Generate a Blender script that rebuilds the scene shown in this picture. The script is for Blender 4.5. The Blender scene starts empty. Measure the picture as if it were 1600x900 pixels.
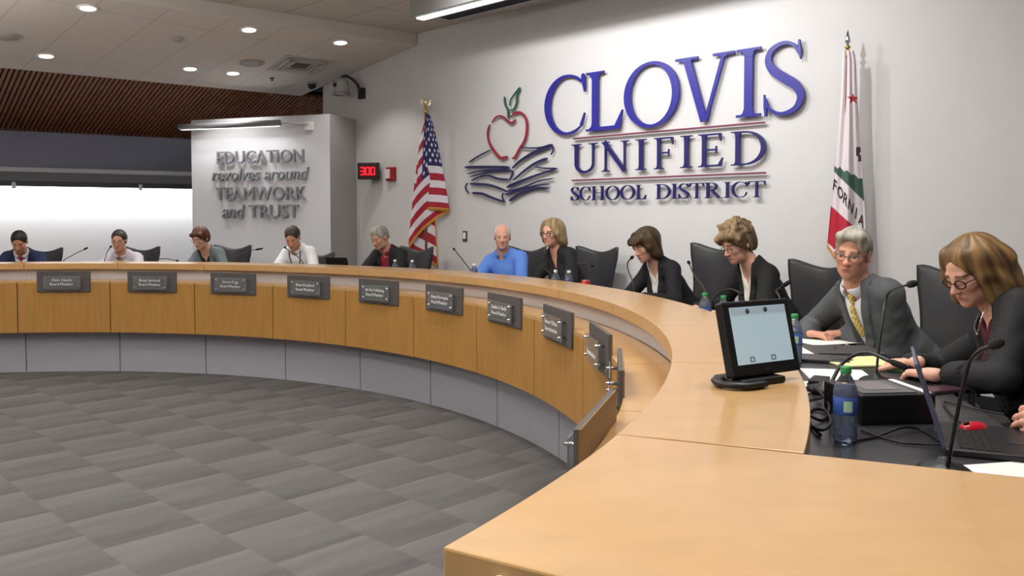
import bpy, math, random
import numpy as np
from mathutils import Vector, Matrix, Euler
random.seed(7)
SC = bpy.context.scene
COL = SC.collection
PI = math.pi
def R_(d): return math.radians(d)

# ------------------------------------------------------------------ camera and surveying helpers
F_PX, HORIZON, PITCH, CZ = 1325.0, 340.0, R_(2.2), 1.605
CC = np.array([-4.355, 3.815])                 # centre of the curved dais
PLAT = 0.25                                    # raised floor behind the dais
NW = np.array([0.70, 0.714]); NW /= np.linalg.norm(NW)   # direction towards the sign wall
UW = np.array([NW[1], -NW[0]])                 # along the sign wall, to the right
DW = 6.89                                      # distance of the sign wall from the centre
def ray(x, y):
    t = math.tan(PITCH); yc = HORIZON + F_PX*t
    a = (x-800)/F_PX; b = (yc-y)/F_PX
    c, s = math.cos(PITCH), math.sin(PITCH)
    return np.array([a, c+b*s, -s+b*c])
def on_z(x, y, z):
    r = ray(x, y); k = (z-CZ)/r[2]
    return np.array([r[0]*k, r[1]*k, z])
def on_R(x, y, R):
    r = ray(x, y); d = r[:2]
    A = d@d; B = -2*(d@CC); C_ = CC@CC-R*R
    k = (-B+math.sqrt(max(0, B*B-4*A*C_)))/(2*A)
    p = r*k; p[2] += CZ
    return p
def on_Y(x, y, Y):
    r = ray(x, y); k = Y/r[1]
    return r*k+np.array([0, 0, CZ])
def on_plane(x, y, n2, d):                      # vertical plane n2.(P-CC)=d
    r = ray(x, y); k = (n2@CC+d)/(r[:2]@n2)
    return r*k+np.array([0, 0, CZ])
def P2(th, R): t = R_(th); return CC+R*np.array([math.sin(t), math.cos(t)])
def P3(th, R, z): p = P2(th, R); return Vector((p[0], p[1], z))
def wall_uz(x, y):
    p = on_plane(x, y, NW, DW)
    return float((p[:2]-CC)@UW), float(p[2])
def wall_pt(u, z, out=0.0):
    p = CC+NW*(DW-out)+UW*u
    return Vector((p[0], p[1], z))

# ------------------------------------------------------------------ materials
def lin(c):
    return tuple(((v/255)/12.92 if v/255 <= .04045 else ((v/255+.055)/1.055)**2.4) for v in c)
MATS = {}
def mat(name, rgb, rough=.5, metal=0.0, noise=0.0, nscale=20.0, bump=0.0, bscale=200.0, spec=.5, stretch=None,
        emit=None, estr=0.0, alpha=1.0, trans=0.0, ior=1.45, attr=None, coat=0.0, sheen=0.0):
    if name in MATS: return MATS[name]
    m = bpy.data.materials.new(name); m.use_nodes = True
    nt = m.node_tree; N = nt.nodes; L = nt.links; b = N['Principled BSDF']
    col = (*lin(rgb), 1)
    b.inputs['Base Color'].default_value = col
    b.inputs['Roughness'].default_value = rough
    b.inputs['Metallic'].default_value = metal
    b.inputs['Specular IOR Level'].default_value = spec
    b.inputs['IOR'].default_value = ior
    b.inputs['Transmission Weight'].default_value = trans
    b.inputs['Alpha'].default_value = alpha
    b.inputs['Coat Weight'].default_value = coat
    b.inputs['Coat Roughness'].default_value = .12
    b.inputs['Sheen Weight'].default_value = sheen
    if emit is not None:
        b.inputs['Emission Color'].default_value = (*lin(emit), 1); b.inputs['Emission Strength'].default_value = estr
    src = None
    if attr:
        a = N.new('ShaderNodeAttribute'); a.attribute_name = attr; src = a.outputs['Color']
        L.new(src, b.inputs['Base Color'])
    if noise or bump:
        tc = N.new('ShaderNodeTexCoord'); mp = N.new('ShaderNodeMapping'); L.new(tc.outputs['Object'], mp.inputs['Vector'])
        if stretch: mp.inputs['Scale'].default_value = stretch
    if noise:
        nz = N.new('ShaderNodeTexNoise'); nz.inputs['Scale'].default_value = nscale; nz.inputs['Detail'].default_value = 5
        L.new(mp.outputs['Vector'], nz.inputs['Vector'])
        mr = N.new('ShaderNodeMapRange'); mr.inputs['From Min'].default_value = .3; mr.inputs['From Max'].default_value = .7
        mr.inputs['To Min'].default_value = 1-noise; mr.inputs['To Max'].default_value = 1+noise
        L.new(nz.outputs['Fac'], mr.inputs['Value'])
        mx = N.new('ShaderNodeVectorMath'); mx.operation = 'SCALE'
        if src: L.new(src, mx.inputs[0])
        else: mx.inputs[0].default_value = col[:3]
        L.new(mr.outputs['Result'], mx.inputs['Scale']); L.new(mx.outputs['Vector'], b.inputs['Base Color'])
    if bump:
        nb = N.new('ShaderNodeTexNoise'); nb.inputs['Scale'].default_value = bscale; nb.inputs['Detail'].default_value = 3
        L.new(mp.outputs['Vector'], nb.inputs['Vector'])
        bp = N.new('ShaderNodeBump'); bp.inputs['Strength'].default_value = bump; bp.inputs['Distance'].default_value = .004
        L.new(nb.outputs['Fac'], bp.inputs['Height']); L.new(bp.outputs['Normal'], b.inputs['Normal'])
    MATS[name] = m
    return m

# ------------------------------------------------------------------ mesh building
INV = {}
def tag(o, label=None, cat=None, group=None, kind=None):
    if label: o['label'] = label
    if cat: o['category'] = cat
    if group: o['group'] = group
    if kind: o['kind'] = kind
    return o
def thing(name, label, cat, M, group=None):
    o = bpy.data.objects.new(name, None); COL.objects.link(o)
    o.empty_display_size = .05
    if not isinstance(M, Matrix): M = Matrix.Translation(Vector(M))
    o.matrix_world = M
    INV[o.name] = M.inverted()
    return tag(o, label, cat, group)
def frame(loc, heading_deg=0.0):                # +Y of the frame looks along heading (degrees, world, ccw from +X)
    return Matrix.Translation(Vector(loc)) @ Matrix.Rotation(R_(heading_deg-90), 4, 'Z')
def link_mesh(name, V, Fc, m, parent=None, world=False, smooth=False, mats=None, midx=None, colors=None):
    me = bpy.data.meshes.new(name)
    V = np.asarray(V, dtype=np.float64)
    if parent is not None and world:
        I = np.array(INV[parent.name]); V = V@I[:3, :3].T+I[:3, 3]
    me.from_pydata(V.tolist() if len(V) < 20000 else V.tolist(), [], [list(map(int, f)) for f in Fc])
    for mm in (mats or [m]): me.materials.append(mm)
    if midx is not None: me.polygons.foreach_set('material_index', np.asarray(midx, dtype=np.int32))
    if smooth: me.polygons.foreach_set('use_smooth', np.ones(len(me.polygons), dtype=bool))
    if colors is not None:
        ca = me.color_attributes.new('Col', 'FLOAT_COLOR', 'POINT')
        ca.data.foreach_set('color', np.asarray(colors, dtype=np.float32).ravel())
    me.update()
    o = bpy.data.objects.new(name, me); COL.objects.link(o)
    if parent is not None: o.parent = parent
    return o
class MB:
    def __init__(s): s.V = []; s.F = []; s.S = []
    def add(s, V, Fc, sm=False):
        n = len(s.V); s.V += [tuple(v) for v in V]; s.F += [[i+n for i in f] for f in Fc]; s.S += [sm]*len(Fc); return s
    def box(s, c, h, M=None, bev=0.0):
        hx, hy, hz = h
        if bev <= 0:
            V = [Vector((sx*hx, sy*hy, sz*hz)) for sx in (-1, 1) for sy in (-1, 1) for sz in (-1, 1)]
            Fc = [(0, 1, 3, 2), (4, 6, 7, 5), (0, 4, 5, 1), (2, 3, 7, 6), (0, 2, 6, 4), (1, 5, 7, 3)]
        else:                                   # chamfered box
            b = min(bev, hx*.9, hy*.9, hz*.9); V = []; idx = {}
            for sx in (-1, 1):
                for sy in (-1, 1):
                    for sz in (-1, 1):
                        for k in range(3):
                            v = [sx*hx, sy*hy, sz*hz]
                            for j in range(3):
                                if j != k: v[j] -= (sx, sy, sz)[j]*b
                            idx[(sx, sy, sz, k)] = len(V); V.append(Vector(v))
            Fc = []
            for k in range(3):
                a, c2 = [j for j in range(3) if j != k]
                for sg in (-1, 1):
                    q = []
                    for (p, r) in ((-1, -1), (1, -1), (1, 1), (-1, 1)):
                        t = [0, 0, 0]; t[k] = sg; t[a] = p; t[c2] = r; q.append(idx[(*t, k)])
                    Fc.append(q)
                for p in (-1, 1):
                    for r in (-1, 1):
                        t0 = [0, 0, 0]; t0[a] = p; t0[c2] = r
                        t0[k] = -1; A = tuple(t0); t0[k] = 1; B = tuple(t0)
                        Fc.append([idx[(*A, a)], idx[(*B, a)], idx[(*B, c2)], idx[(*A, c2)]])
            for sx in (-1, 1):
                for sy in (-1, 1):
                    for sz in (-1, 1): Fc.append([idx[(sx, sy, sz, k)] for k in range(3)])
            cc = Vector((0, 0, 0)); F2 = []
            for f in Fc:
                n = (V[f[1]]-V[f[0]]).cross(V[f[2]]-V[f[0]]); ce = sum((V[i] for i in f), Vector())/len(f)
                F2.append(f if n.dot(ce) > 0 else f[::-1])
            Fc = F2
        c = Vector(c)
        V = [(M @ v if M is not None else v)+c for v in V]
        return s.add(V, Fc)
    def cyl(s, a, b, r0, r1=None, n=16, caps=True, sm=True):
        a = Vector(a); b = Vector(b); r1 = r0 if r1 is None else r1
        return s.tube([a, b], [r0, r1], n, caps, sm)
    def tube(s, pts, rad, n=10, caps=True, sm=True, flat=1.0, up=None):
        pts = [Vector(p) for p in pts]
        if not hasattr(rad, '__len__'): rad = [rad]*len(pts)
        V = []; prev = None
        for i, p in enumerate(pts):
            d = (pts[min(i+1, len(pts)-1)]-pts[max(i-1, 0)])
            d = d.normalized() if d.length > 1e-9 else Vector((0, 0, 1))
            if prev is None:
                u = Vector(up) if up is not None else (Vector((0, 0, 1)) if abs(d.z) < .9 else Vector((1, 0, 0)))
            else: u = prev
            u = (u-d*u.dot(d)).normalized(); prev = u; w = d.cross(u)
            for k in range(n):
                a = 2*PI*k/n; V.append(p+(u*math.cos(a)*flat+w*math.sin(a))*rad[i])
        Fc = []
        for i in range(len(pts)-1):
            for k in range(n):
                k2 = (k+1) % n
                Fc.append((i*n+k, i*n+k2, (i+1)*n+k2, (i+1)*n+k))
        s.add(V, Fc, sm)
        if caps:
            b0 = len(s.V)-len(V)
            s.F.append([b0+k for k in range(n)][::-1]); s.S.append(False)
            s.F.append([b0+(len(pts)-1)*n+k for k in range(n)]); s.S.append(False)
        return s
    def lathe(s, prof, c=(0, 0, 0), n=20, M=None, sm=True, ring=False):
        if ring: prof = list(prof)+[prof[0]]
        c = Vector(c); V = []
        for r, z in prof:
            for k in range(n):
                a = 2*PI*k/n; v = Vector((r*math.cos(a), r*math.sin(a), z)); V.append((M @ v if M else v)+c)
        Fc = []
        for i in range(len(prof)-1):
            for k in range(n):
                k2 = (k+1) % n; Fc.append((i*n+k, i*n+k2, (i+1)*n+k2, (i+1)*n+k))
        if not ring: Fc.append([k for k in range(n)][::-1]); Fc.append([(len(prof)-1)*n+k for k in range(n)])
        return s.add(V, Fc, sm)
    def prism(s, poly, fn, d0, d1, rev=False):   # poly: 2D points; fn(x, y, d) -> 3D
        n = len(poly); V = [fn(x, y, d0) for x, y in poly]+[fn(x, y, d1) for x, y in poly]
        Fc = [list(range(n))[::-1], list(range(n, 2*n))]+[[i, (i+1) % n, n+(i+1) % n, n+i] for i in range(n)]
        if rev: Fc = [f[::-1] for f in Fc]
        return s.add(V, Fc)
    def strip(s, pts, wid, fn, d0, d1, closed=False):    # brush stroke of varying width, extruded
        pts = [np.array(p, float) for p in pts]; n = len(pts)
        if not hasattr(wid, '__len__'): wid = [wid]*n
        Lp = []; Rp = []
        for i in range(n):
            if closed: d = pts[(i+1) % n]-pts[(i-1) % n]
            else: d = pts[min(i+1, n-1)]-pts[max(i-1, 0)]
            d = d/(np.linalg.norm(d)+1e-9); nn = np.array([-d[1], d[0]])
            Lp.append(pts[i]+nn*wid[i]/2); Rp.append(pts[i]-nn*wid[i]/2)
        V = []
        for q in Lp: V.append(fn(q[0], q[1], d0))
        for q in Rp: V.append(fn(q[0], q[1], d0))
        for q in Lp: V.append(fn(q[0], q[1], d1))
        for q in Rp: V.append(fn(q[0], q[1], d1))
        Fc = []
        rng = range(n) if closed else range(n-1)
        for i in rng:
            j = (i+1) % n
            Fc += [(2*n+i, 3*n+i, 3*n+j, 2*n+j), (i, j, n+j, n+i), (i, 2*n+i, 2*n+j, j), (n+i, n+j, 3*n+j, 3*n+i)]
        if not closed: Fc += [(0, n, 3*n, 2*n), (n-1, 2*n+n-1, 3*n+n-1, n+n-1)]
        return s.add(V, Fc)
    def arc(s, R0, R1, z0, z1, t0, t1, n=None):   # block of a ring around CC, angles from +Y clockwise
        n = n or max(2, int(abs(t1-t0)/1.0)+1); V = []
        for i in range(n+1):
            t = t0+(t1-t0)*i/n
            for R, z in ((R0, z0), (R1, z0), (R1, z1), (R0, z1)):
                p = P2(t, R); V.append((p[0], p[1], z))
        Fc = []
        for i in range(n):
            for k in range(4):
                k2 = (k+1) % 4; Fc.append((i*4+k, i*4+k2, (i+1)*4+k2, (i+1)*4+k))
        Fc += [(3, 2, 1, 0), (n*4, n*4+1, n*4+2, n*4+3)]
        Fc = [f[::-1] for f in Fc]
        return s.add(V, Fc)
    def build(s, name, m, parent=None, world=False, fix=False, **kw):
        o = link_mesh(name, s.V, s.F, m, parent, world, **kw)
        me = o.data
        if any(s.S): me.polygons.foreach_set('use_smooth', np.array(s.S, dtype=bool))
        if fix:
            import bmesh
            bm = bmesh.new(); bm.from_mesh(me); bmesh.ops.recalc_face_normals(bm, faces=bm.faces); bm.to_mesh(me); bm.free()
        return o
def bevel(o, w=.003, seg=2):
    md = o.modifiers.new('bevel', 'BEVEL'); md.width = w; md.segments = seg; md.limit_method = 'ANGLE'; md.angle_limit = R_(40)
    return o
def structure(o): o['kind'] = 'structure'; return o
def copy_thing(root, M, label, group=None):
    c = root.copy(); COL.objects.link(c); c.matrix_world = M; INV[c.name] = M.inverted()
    c['label'] = label
    if group: c['group'] = group
    for ch in list(root.children):
        k = ch.copy(); COL.objects.link(k); k.parent = c
        for g in list(ch.children):
            q = g.copy(); COL.objects.link(q); q.parent = k
    return c
def catmull(pts, n=8):
    P = [np.array(p, float) for p in pts]; P = [2*P[0]-P[1]]+P+[2*P[-1]-P[-2]]; out = []
    for i in range(1, len(P)-2):
        for j in range(n):
            t = j/n
            out.append(.5*((2*P[i])+(P[i+1]-P[i-1])*t+(2*P[i-1]-5*P[i]+4*P[i+1]-P[i+2])*t*t+(3*P[i]-P[i-1]-3*P[i+1]+P[i+2])*t**3))
    out.append(P[-2]); return out
def text_verts(body, shear=0.0, extrude=.1, res=3, fat=0.0):
    cu = bpy.data.curves.new('tmp_text', 'FONT'); cu.body = body; cu.extrude = extrude; cu.shear = shear; cu.resolution_u = res; cu.offset = fat
    o = bpy.data.objects.new('tmp_text', cu); COL.objects.link(o)
    dg = bpy.context.evaluated_depsgraph_get(); ev = o.evaluated_get(dg); me = ev.to_mesh()
    V = np.array([v.co[:] for v in me.vertices]) if len(me.vertices) else np.zeros((0, 3)); Fc = [tuple(p.vertices) for p in me.polygons]
    ev.to_mesh_clear(); bpy.data.objects.remove(o); bpy.data.curves.remove(cu)
    return V, Fc
# ------------------------------------------------------------------ organic surfaces: implicit fields meshed by surface nets
class Field:
    BIG = .06
    def __init__(s, lo, hi, h):
        s.lo = np.array(lo, float); s.h = h
        s.n = np.ceil((np.array(hi, float)-s.lo)/h).astype(int)+1
        s.D = np.full(s.n, s.BIG, np.float32)
    def sub(s, lo, hi):
        a = np.clip(np.floor((np.array(lo)-s.lo)/s.h).astype(int), 0, s.n-1)
        b = np.clip(np.ceil((np.array(hi)-s.lo)/s.h).astype(int)+1, 1, s.n)
        if np.any(b <= a): return None
        sl = tuple(slice(int(a[i]), int(b[i])) for i in range(3))
        ax = [(s.lo[i]+s.h*np.arange(a[i], b[i])).astype(np.float32) for i in range(3)]
        return sl, ax[0][:, None, None], ax[1][None, :, None], ax[2][None, None, :]
    def put(s, sl, d, k, op):
        D = s.D[sl]
        if op == 'u':
            h = np.clip(.5+.5*(D-d)/k, 0, 1); s.D[sl] = D*(1-h)+d*h-k*h*(1-h)
        else:
            h = np.clip(.5-.5*(D+d)/k, 0, 1); s.D[sl] = D*(1-h)-d*h+k*h*(1-h)
    def ell(s, c, r, k=.02, Rm=None, off=0.0, op='u'):
        c = np.array(c, float); r = np.array(r, float)+off; m = max(r)+k+.012
        q = s.sub(c-m, c+m)
        if q is None: return
        sl, X, Y, Z = q; x, y, z = X-c[0], Y-c[1], Z-c[2]
        if Rm is not None:
            R = np.asarray(Rm); x, y, z = (R[0, 0]*x+R[1, 0]*y+R[2, 0]*z, R[0, 1]*x+R[1, 1]*y+R[2, 1]*z, R[0, 2]*x+R[1, 2]*y+R[2, 2]*z)
        k0 = np.sqrt((x/r[0])**2+(y/r[1])**2+(z/r[2])**2)+1e-6
        k1 = np.sqrt((x/r[0]**2)**2+(y/r[1]**2)**2+(z/r[2]**2)**2)+1e-6
        s.put(sl, k0*(k0-1)/k1, k, op)
    def cap(s, a, b, ra, rb, k=.02, off=0.0, op='u'):
        a = np.array(a, float); b = np.array(b, float); ra += off; rb += off
        m = max(ra, rb)+k+.012
        q = s.sub(np.minimum(a, b)-m, np.maximum(a, b)+m)
        if q is None: return
        sl, X, Y, Z = q; ba = b-a; L2 = ba@ba+1e-9
        x, y, z = X-a[0], Y-a[1], Z-a[2]
        t = np.clip((x*ba[0]+y*ba[1]+z*ba[2])/L2, 0, 1)
        d = np.sqrt((x-t*ba[0])**2+(y-t*ba[1])**2+(z-t*ba[2])**2)-(ra+(rb-ra)*t)
        s.put(sl, d, k, op)
    def rbox(s, c, hf, r, k=.02, Rm=None, op='u'):
        c = np.array(c, float); hf = np.array(hf, float); m = np.linalg.norm(hf)+r+k+.012
        q = s.sub(c-m, c+m)
        if q is None: return
        sl, X, Y, Z = q; x, y, z = X-c[0], Y-c[1], Z-c[2]
        if Rm is not None:
            R = np.asarray(Rm); x, y, z = (R[0, 0]*x+R[1, 0]*y+R[2, 0]*z, R[0, 1]*x+R[1, 1]*y+R[2, 1]*z, R[0, 2]*x+R[1, 2]*y+R[2, 2]*z)
        qx, qy, qz = np.abs(x)-hf[0], np.abs(y)-hf[1], np.abs(z)-hf[2]
        d = np.sqrt(np.maximum(qx, 0)**2+np.maximum(qy, 0)**2+np.maximum(qz, 0)**2)+np.minimum(np.maximum(qx, np.maximum(qy, qz)), 0)-r
        s.put(sl, d, k, op)
    def all(s):
        return s.sub(s.lo, s.lo+s.h*(s.n-1))
    def mesh(s, relax=1):
        D = s.D; h = s.h
        D[0] = D[-1] = .01; D[:, 0] = .01; D[:, -1] = .01; D[:, :, 0] = .01; D[:, :, -1] = .01
        sg = D < 0
        cnt = np.zeros(np.array(D.shape)-1, np.int8)
        for i in (0, 1):
            for j in (0, 1):
                for k in (0, 1): cnt += sg[i:D.shape[0]-1+i, j:D.shape[1]-1+j, k:D.shape[2]-1+k]
        mask = (cnt > 0) & (cnt < 8)
        cells = np.argwhere(mask); idx = np.full(mask.shape, -1, np.int64); idx[mask] = np.arange(len(cells))
        acc = np.zeros((len(cells), 3)); w = np.zeros(len(cells))
        cs = [np.array((i, j, k)) for i in (0, 1) for j in (0, 1) for k in (0, 1)]
        for p in range(8):
            for q in range(p+1, 8):
                if np.abs(cs[p]-cs[q]).sum() != 1: continue
                ia = cells+cs[p]; ib = cells+cs[q]
                da = D[ia[:, 0], ia[:, 1], ia[:, 2]]; db = D[ib[:, 0], ib[:, 1], ib[:, 2]]
                m = (da < 0) != (db < 0)
                t = np.where(m, da/np.where(m, da-db, 1), 0)[:, None]
                acc += np.where(m[:, None], cs[p]+(cs[q]-cs[p])*t, 0); w += m
        V = s.lo+h*(cells+acc/w[:, None])
        Fs = []
        for ax in range(3):
            a1, a2 = (ax+1) % 3, (ax+2) % 3
            sa = np.moveaxis(sg, (ax, a1, a2), (0, 1, 2)); ii = np.moveaxis(idx, (ax, a1, a2), (0, 1, 2))
            ch = sa[:-1, 1:-1, 1:-1] != sa[1:, 1:-1, 1:-1]
            e = np.argwhere(ch)
            if not len(e): continue
            i, j, k = e[:, 0], e[:, 1]+1, e[:, 2]+1
            quad = np.stack([ii[i, j-1, k-1], ii[i, j, k-1], ii[i, j, k], ii[i, j-1, k]], 1)
            ins = sa[i, j, k]
            quad[~ins] = quad[~ins][:, ::-1]
            Fs.append(quad)
        Fq = np.concatenate(Fs)
        for _ in range(relax):                   # light tangential smoothing
            S = np.zeros_like(V); n = np.zeros(len(V))
            for a, b in ((0, 1), (1, 2), (2, 3), (3, 0)):
                np.add.at(S, Fq[:, a], V[Fq[:, b]]); np.add.at(S, Fq[:, b], V[Fq[:, a]])
                np.add.at(n, Fq[:, a], 1); np.add.at(n, Fq[:, b], 1)
            V = V*.5+.5*S/np.maximum(n, 1)[:, None]
        return V, Fq
def np_link(name, V, Fq, m, parent, colors=None, mats=None, midx=None):
    me = bpy.data.meshes.new(name)
    nv, nf = len(V), len(Fq)
    me.vertices.add(nv); me.vertices.foreach_set('co', np.asarray(V, np.float32).ravel())
    me.loops.add(nf*4); me.loops.foreach_set('vertex_index', np.asarray(Fq, np.int32).ravel())
    me.polygons.add(nf); me.polygons.foreach_set('loop_start', np.arange(0, nf*4, 4, dtype=np.int32))
    me.update(calc_edges=True)
    me.polygons.foreach_set('use_smooth', np.ones(nf, dtype=bool))
    for mm in (mats or [m]): me.materials.append(mm)
    if colors is not None:
        ca = me.color_attributes.new('Col', 'FLOAT_COLOR', 'POINT')
        ca.data.foreach_set('color', np.c_[colors, np.ones(nv)].astype(np.float32).ravel())
    me.validate()
    o = bpy.data.objects.new(name, me); COL.objects.link(o); o.parent = parent
    return o
# ------------------------------------------------------------------ room shell
def carpet_mat():
    m = bpy.data.materials.new('carpet'); m.use_nodes = True; nt = m.node_tree; N = nt.nodes; L = nt.links; b = N['Principled BSDF']
    b.inputs['Roughness'].default_value = .95; b.inputs['Specular IOR Level'].default_value = .1
    tc = N.new('ShaderNodeTexCoord'); mp = N.new('ShaderNodeMapping'); mp.vector_type = 'POINT'
    mp.inputs['Rotation'].default_value = (0, 0, -math.atan2(UW[1], UW[0]))
    L.new(tc.outputs['Object'], mp.inputs['Vector'])
    sx = N.new('ShaderNodeSeparateXYZ'); L.new(mp.outputs['Vector'], sx.inputs[0])
    def M(op, a, b_=None, c=None):
        n = N.new('ShaderNodeMath'); n.operation = op
        for i, v in enumerate((a, b_, c)):
            if v is None: continue
            if isinstance(v, (int, float)): n.inputs[i].default_value = v
            else: L.new(v, n.inputs[i])
        return n.outputs[0]
    T = .5
    cy = M('DIVIDE', sx.outputs['Y'], T); colm = M('FLOOR', cy)
    cx = M('ADD', M('DIVIDE', sx.outputs['X'], T), M('MULTIPLY', colm, .5))
    fx = M('FRACT', cx); fy = M('FRACT', cy); row = M('FLOOR', cx)
    nz = N.new('ShaderNodeTexNoise'); nz.inputs['Scale'].default_value = 3.0; nz.inputs['Detail'].default_value = 3
    mp2 = N.new('ShaderNodeMapping'); mp2.inputs['Scale'].default_value = (3.0, .5, 1); L.new(mp.outputs['Vector'], mp2.inputs['Vector'])
    L.new(mp2.outputs['Vector'], nz.inputs['Vector'])
    nzf = M('SUBTRACT', nz.outputs['Fac'], .5)
    wn = N.new('ShaderNodeTexWhiteNoise'); wn.noise_dimensions = '2D'
    cb = N.new('ShaderNodeCombineXYZ'); L.new(row, cb.inputs[0]); L.new(colm, cb.inputs[1]); L.new(cb.outputs[0], wn.inputs['Vector'])
    g = M('ADD', M('MULTIPLY', fx, -.38), 1.2)
    g = M('ADD', g, M('MULTIPLY', nzf, .55))
    g = M('ADD', g, M('MULTIPLY', M('SUBTRACT', wn.outputs['Value'], .5), .05))
    fine = N.new('ShaderNodeTexNoise'); fine.inputs['Scale'].default_value = 260; L.new(tc.outputs['Object'], fine.inputs['Vector'])
    g = M('MULTIPLY', g, M('ADD', M('MULTIPLY', fine.outputs['Fac'], .5), .75))
    sc = N.new('ShaderNodeVectorMath'); sc.operation = 'SCALE'; sc.inputs[0].default_value = lin((97, 95, 94)); L.new(g, sc.inputs['Scale'])
    L.new(sc.outputs['Vector'], b.inputs['Base Color'])
    bp = N.new('ShaderNodeBump'); bp.inputs['Strength'].default_value = .35; bp.inputs['Distance'].default_value = .004
    L.new(fine.outputs['Fac'], bp.inputs['Height']); L.new(bp.outputs['Normal'], b.inputs['Normal'])
    return m
def tile_mat(name, rgb, ang, sx_=.61, sy_=1.22, w=.012, off=(0, 0), dark=.72):
    m = bpy.data.materials.new(name); m.use_nodes = True; nt = m.node_tree; N = nt.nodes; L = nt.links; b = N['Principled BSDF']
    b.inputs['Roughness'].default_value = .85; b.inputs['Specular IOR Level'].default_value = .2
    tc = N.new('ShaderNodeTexCoord'); mp = N.new('ShaderNodeMapping'); mp.inputs['Rotation'].default_value = (0, 0, ang)
    L.new(tc.outputs['Object'], mp.inputs['Vector'])
    s = N.new('ShaderNodeSeparateXYZ'); L.new(mp.outputs['Vector'], s.inputs[0])
    fs = []
    for ax, per, o in (('X', sx_, off[0]), ('Y', sy_, off[1])):
        d = N.new('ShaderNodeMath'); d.operation = 'MULTIPLY_ADD'; d.inputs[1].default_value = 1/per; d.inputs[2].default_value = o; L.new(s.outputs[ax], d.inputs[0])
        f = N.new('ShaderNodeMath'); f.operation = 'FRACT'; L.new(d.outputs[0], f.inputs[0])
        c = N.new('ShaderNodeMath'); c.operation = 'LESS_THAN'; c.inputs[1].default_value = w/per; L.new(f.outputs[0], c.inputs[0]); fs.append(c.outputs[0])
    mx = N.new('ShaderNodeMath'); mx.operation = 'MAXIMUM'; L.new(fs[0], mx.inputs[0]); L.new(fs[1], mx.inputs[1])
    mix = N.new('ShaderNodeMix'); mix.data_type = 'RGBA'; L.new(mx.outputs[0], mix.inputs[0])
    mix.inputs[6].default_value = (*lin(rgb), 1); mix.inputs[7].default_value = (*lin([v*dark for v in rgb]), 1)
    L.new(mix.outputs[2], b.inputs['Base Color'])
    return m
M_WALL = mat('wall_paint', (206, 204, 203), .8, noise=.015, nscale=3, bump=.05, bscale=300, spec=.2)
M_BOX = mat('panel_paint', (205, 206, 210), .75, spec=.2)
M_GREYW = mat('grey_wall_paint', (150, 147, 144), .8, spec=.2)
M_BLUEW = mat('blue_grey_paint', (152, 157, 176), .8, spec=.2)
M_WHITE = mat('white_paint', (232, 232, 234), .7, spec=.2)
M_METAL = mat('brushed_metal', (176, 176, 178), .32, 1.0)
M_DMETAL = mat('dark_metal', (62, 62, 68), .4, .7)
M_TRIM = mat('grey_trim', (196, 196, 202), .5)
M_BLACK = mat('black_plastic', (18, 18, 20), .45)
M_SLATBACK = mat('slat_backing', (24, 17, 14), .9)
M_SLAT = mat('slat_wood', (132, 78, 38), .6, noise=.25, nscale=14, stretch=(1, 1, .3))

def wf(u, d, z): p = CC+UW*u+NW*d; return (p[0], p[1], z)
def quadblock(name, pts_lo, pts_hi, m, kind=True):
    n = len(pts_lo); V = list(pts_lo)+list(pts_hi)
    Fc = [tuple(range(n))[::-1], tuple(range(n, 2*n))]+[(i, (i+1) % n, n+(i+1) % n, n+i) for i in range(n)]
    b = MB(); b.add(V, Fc); o = b.build(name, m, fix=True)
    return structure(o) if kind else o
ZC = 3.82
def fpoly(z): return [wf(-11, -9, z), wf(9, -9, z), wf(9, DW+.15, z), wf(-4.3, DW+.15, z), wf(-4.3, 12, z), wf(-11, 12, z)]
quadblock('floor', fpoly(-.1), fpoly(0), carpet_mat())
M_CEIL = tile_mat('ceiling_tile', (196, 190, 180), -math.atan2(UW[1], UW[0]), 1.22, .61, .012)
def cpoly(z): return [wf(-11, -9, z), wf(9, -9, z), wf(9, DW+.15, z), wf(-4.3, DW+.15, z), wf(-4.3, 12, z), wf(-11, 12, z)]
quadblock('ceiling', cpoly(ZC), cpoly(ZC+.1), M_CEIL)
def wallblock(name, u0, u1, d0, d1, z0, z1, m):
    return quadblock(name, [wf(u0, d0, z0), wf(u1, d0, z0), wf(u1, d1, z0), wf(u0, d1, z0)], [wf(u0, d0, z1), wf(u1, d0, z1), wf(u1, d1, z1), wf(u0, d1, z1)], m)
wallblock('wall_front', -4.3, 9, DW, DW+.15, 0, ZC, M_WALL)
wallblock('wall_right', 9, 9.15, -9, DW+.15, 0, ZC, M_WALL)
wallblock('wall_rear', -11, 9, -9.15, -9, 0, ZC, M_WALL)
wallblock('baseboard_front', -4.3, 9, DW-.015, DW, PLAT, PLAT+.1, M_DMETAL)

# raised floor behind the dais
TW = math.degrees(math.atan2(NW[0], NW[1]))
b = MB(); V = []; tt = np.arange(-32, 123, 1.0)
for t in tt:
    a = math.cos(R_(t-TW)); Ro = min(8.3, (DW)/a if a > .05 else 99)
    if t < 10: Ro = min(Ro, 7.2)
    for R, z in ((5.08, 0), (Ro, 0), (Ro, PLAT), (5.08, PLAT)):
        p = P2(t, R); V.append((p[0], p[1], z))
Fc = []
for i in range(len(tt)-1):
    for k in range(4): Fc.append((i*4+k, i*4+(k+1) % 4, (i+1)*4+(k+1) % 4, (i+1)*4+k))
n4 = (len(tt)-1)*4; Fc += [(3, 2, 1, 0), (n4, n4+1, n4+2, n4+3)]
b.add(V, Fc); structure(b.build('floor_platform', mat('platform_carpet', (70, 69, 69), .95, noise=.1, nscale=60), fix=True))

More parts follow.
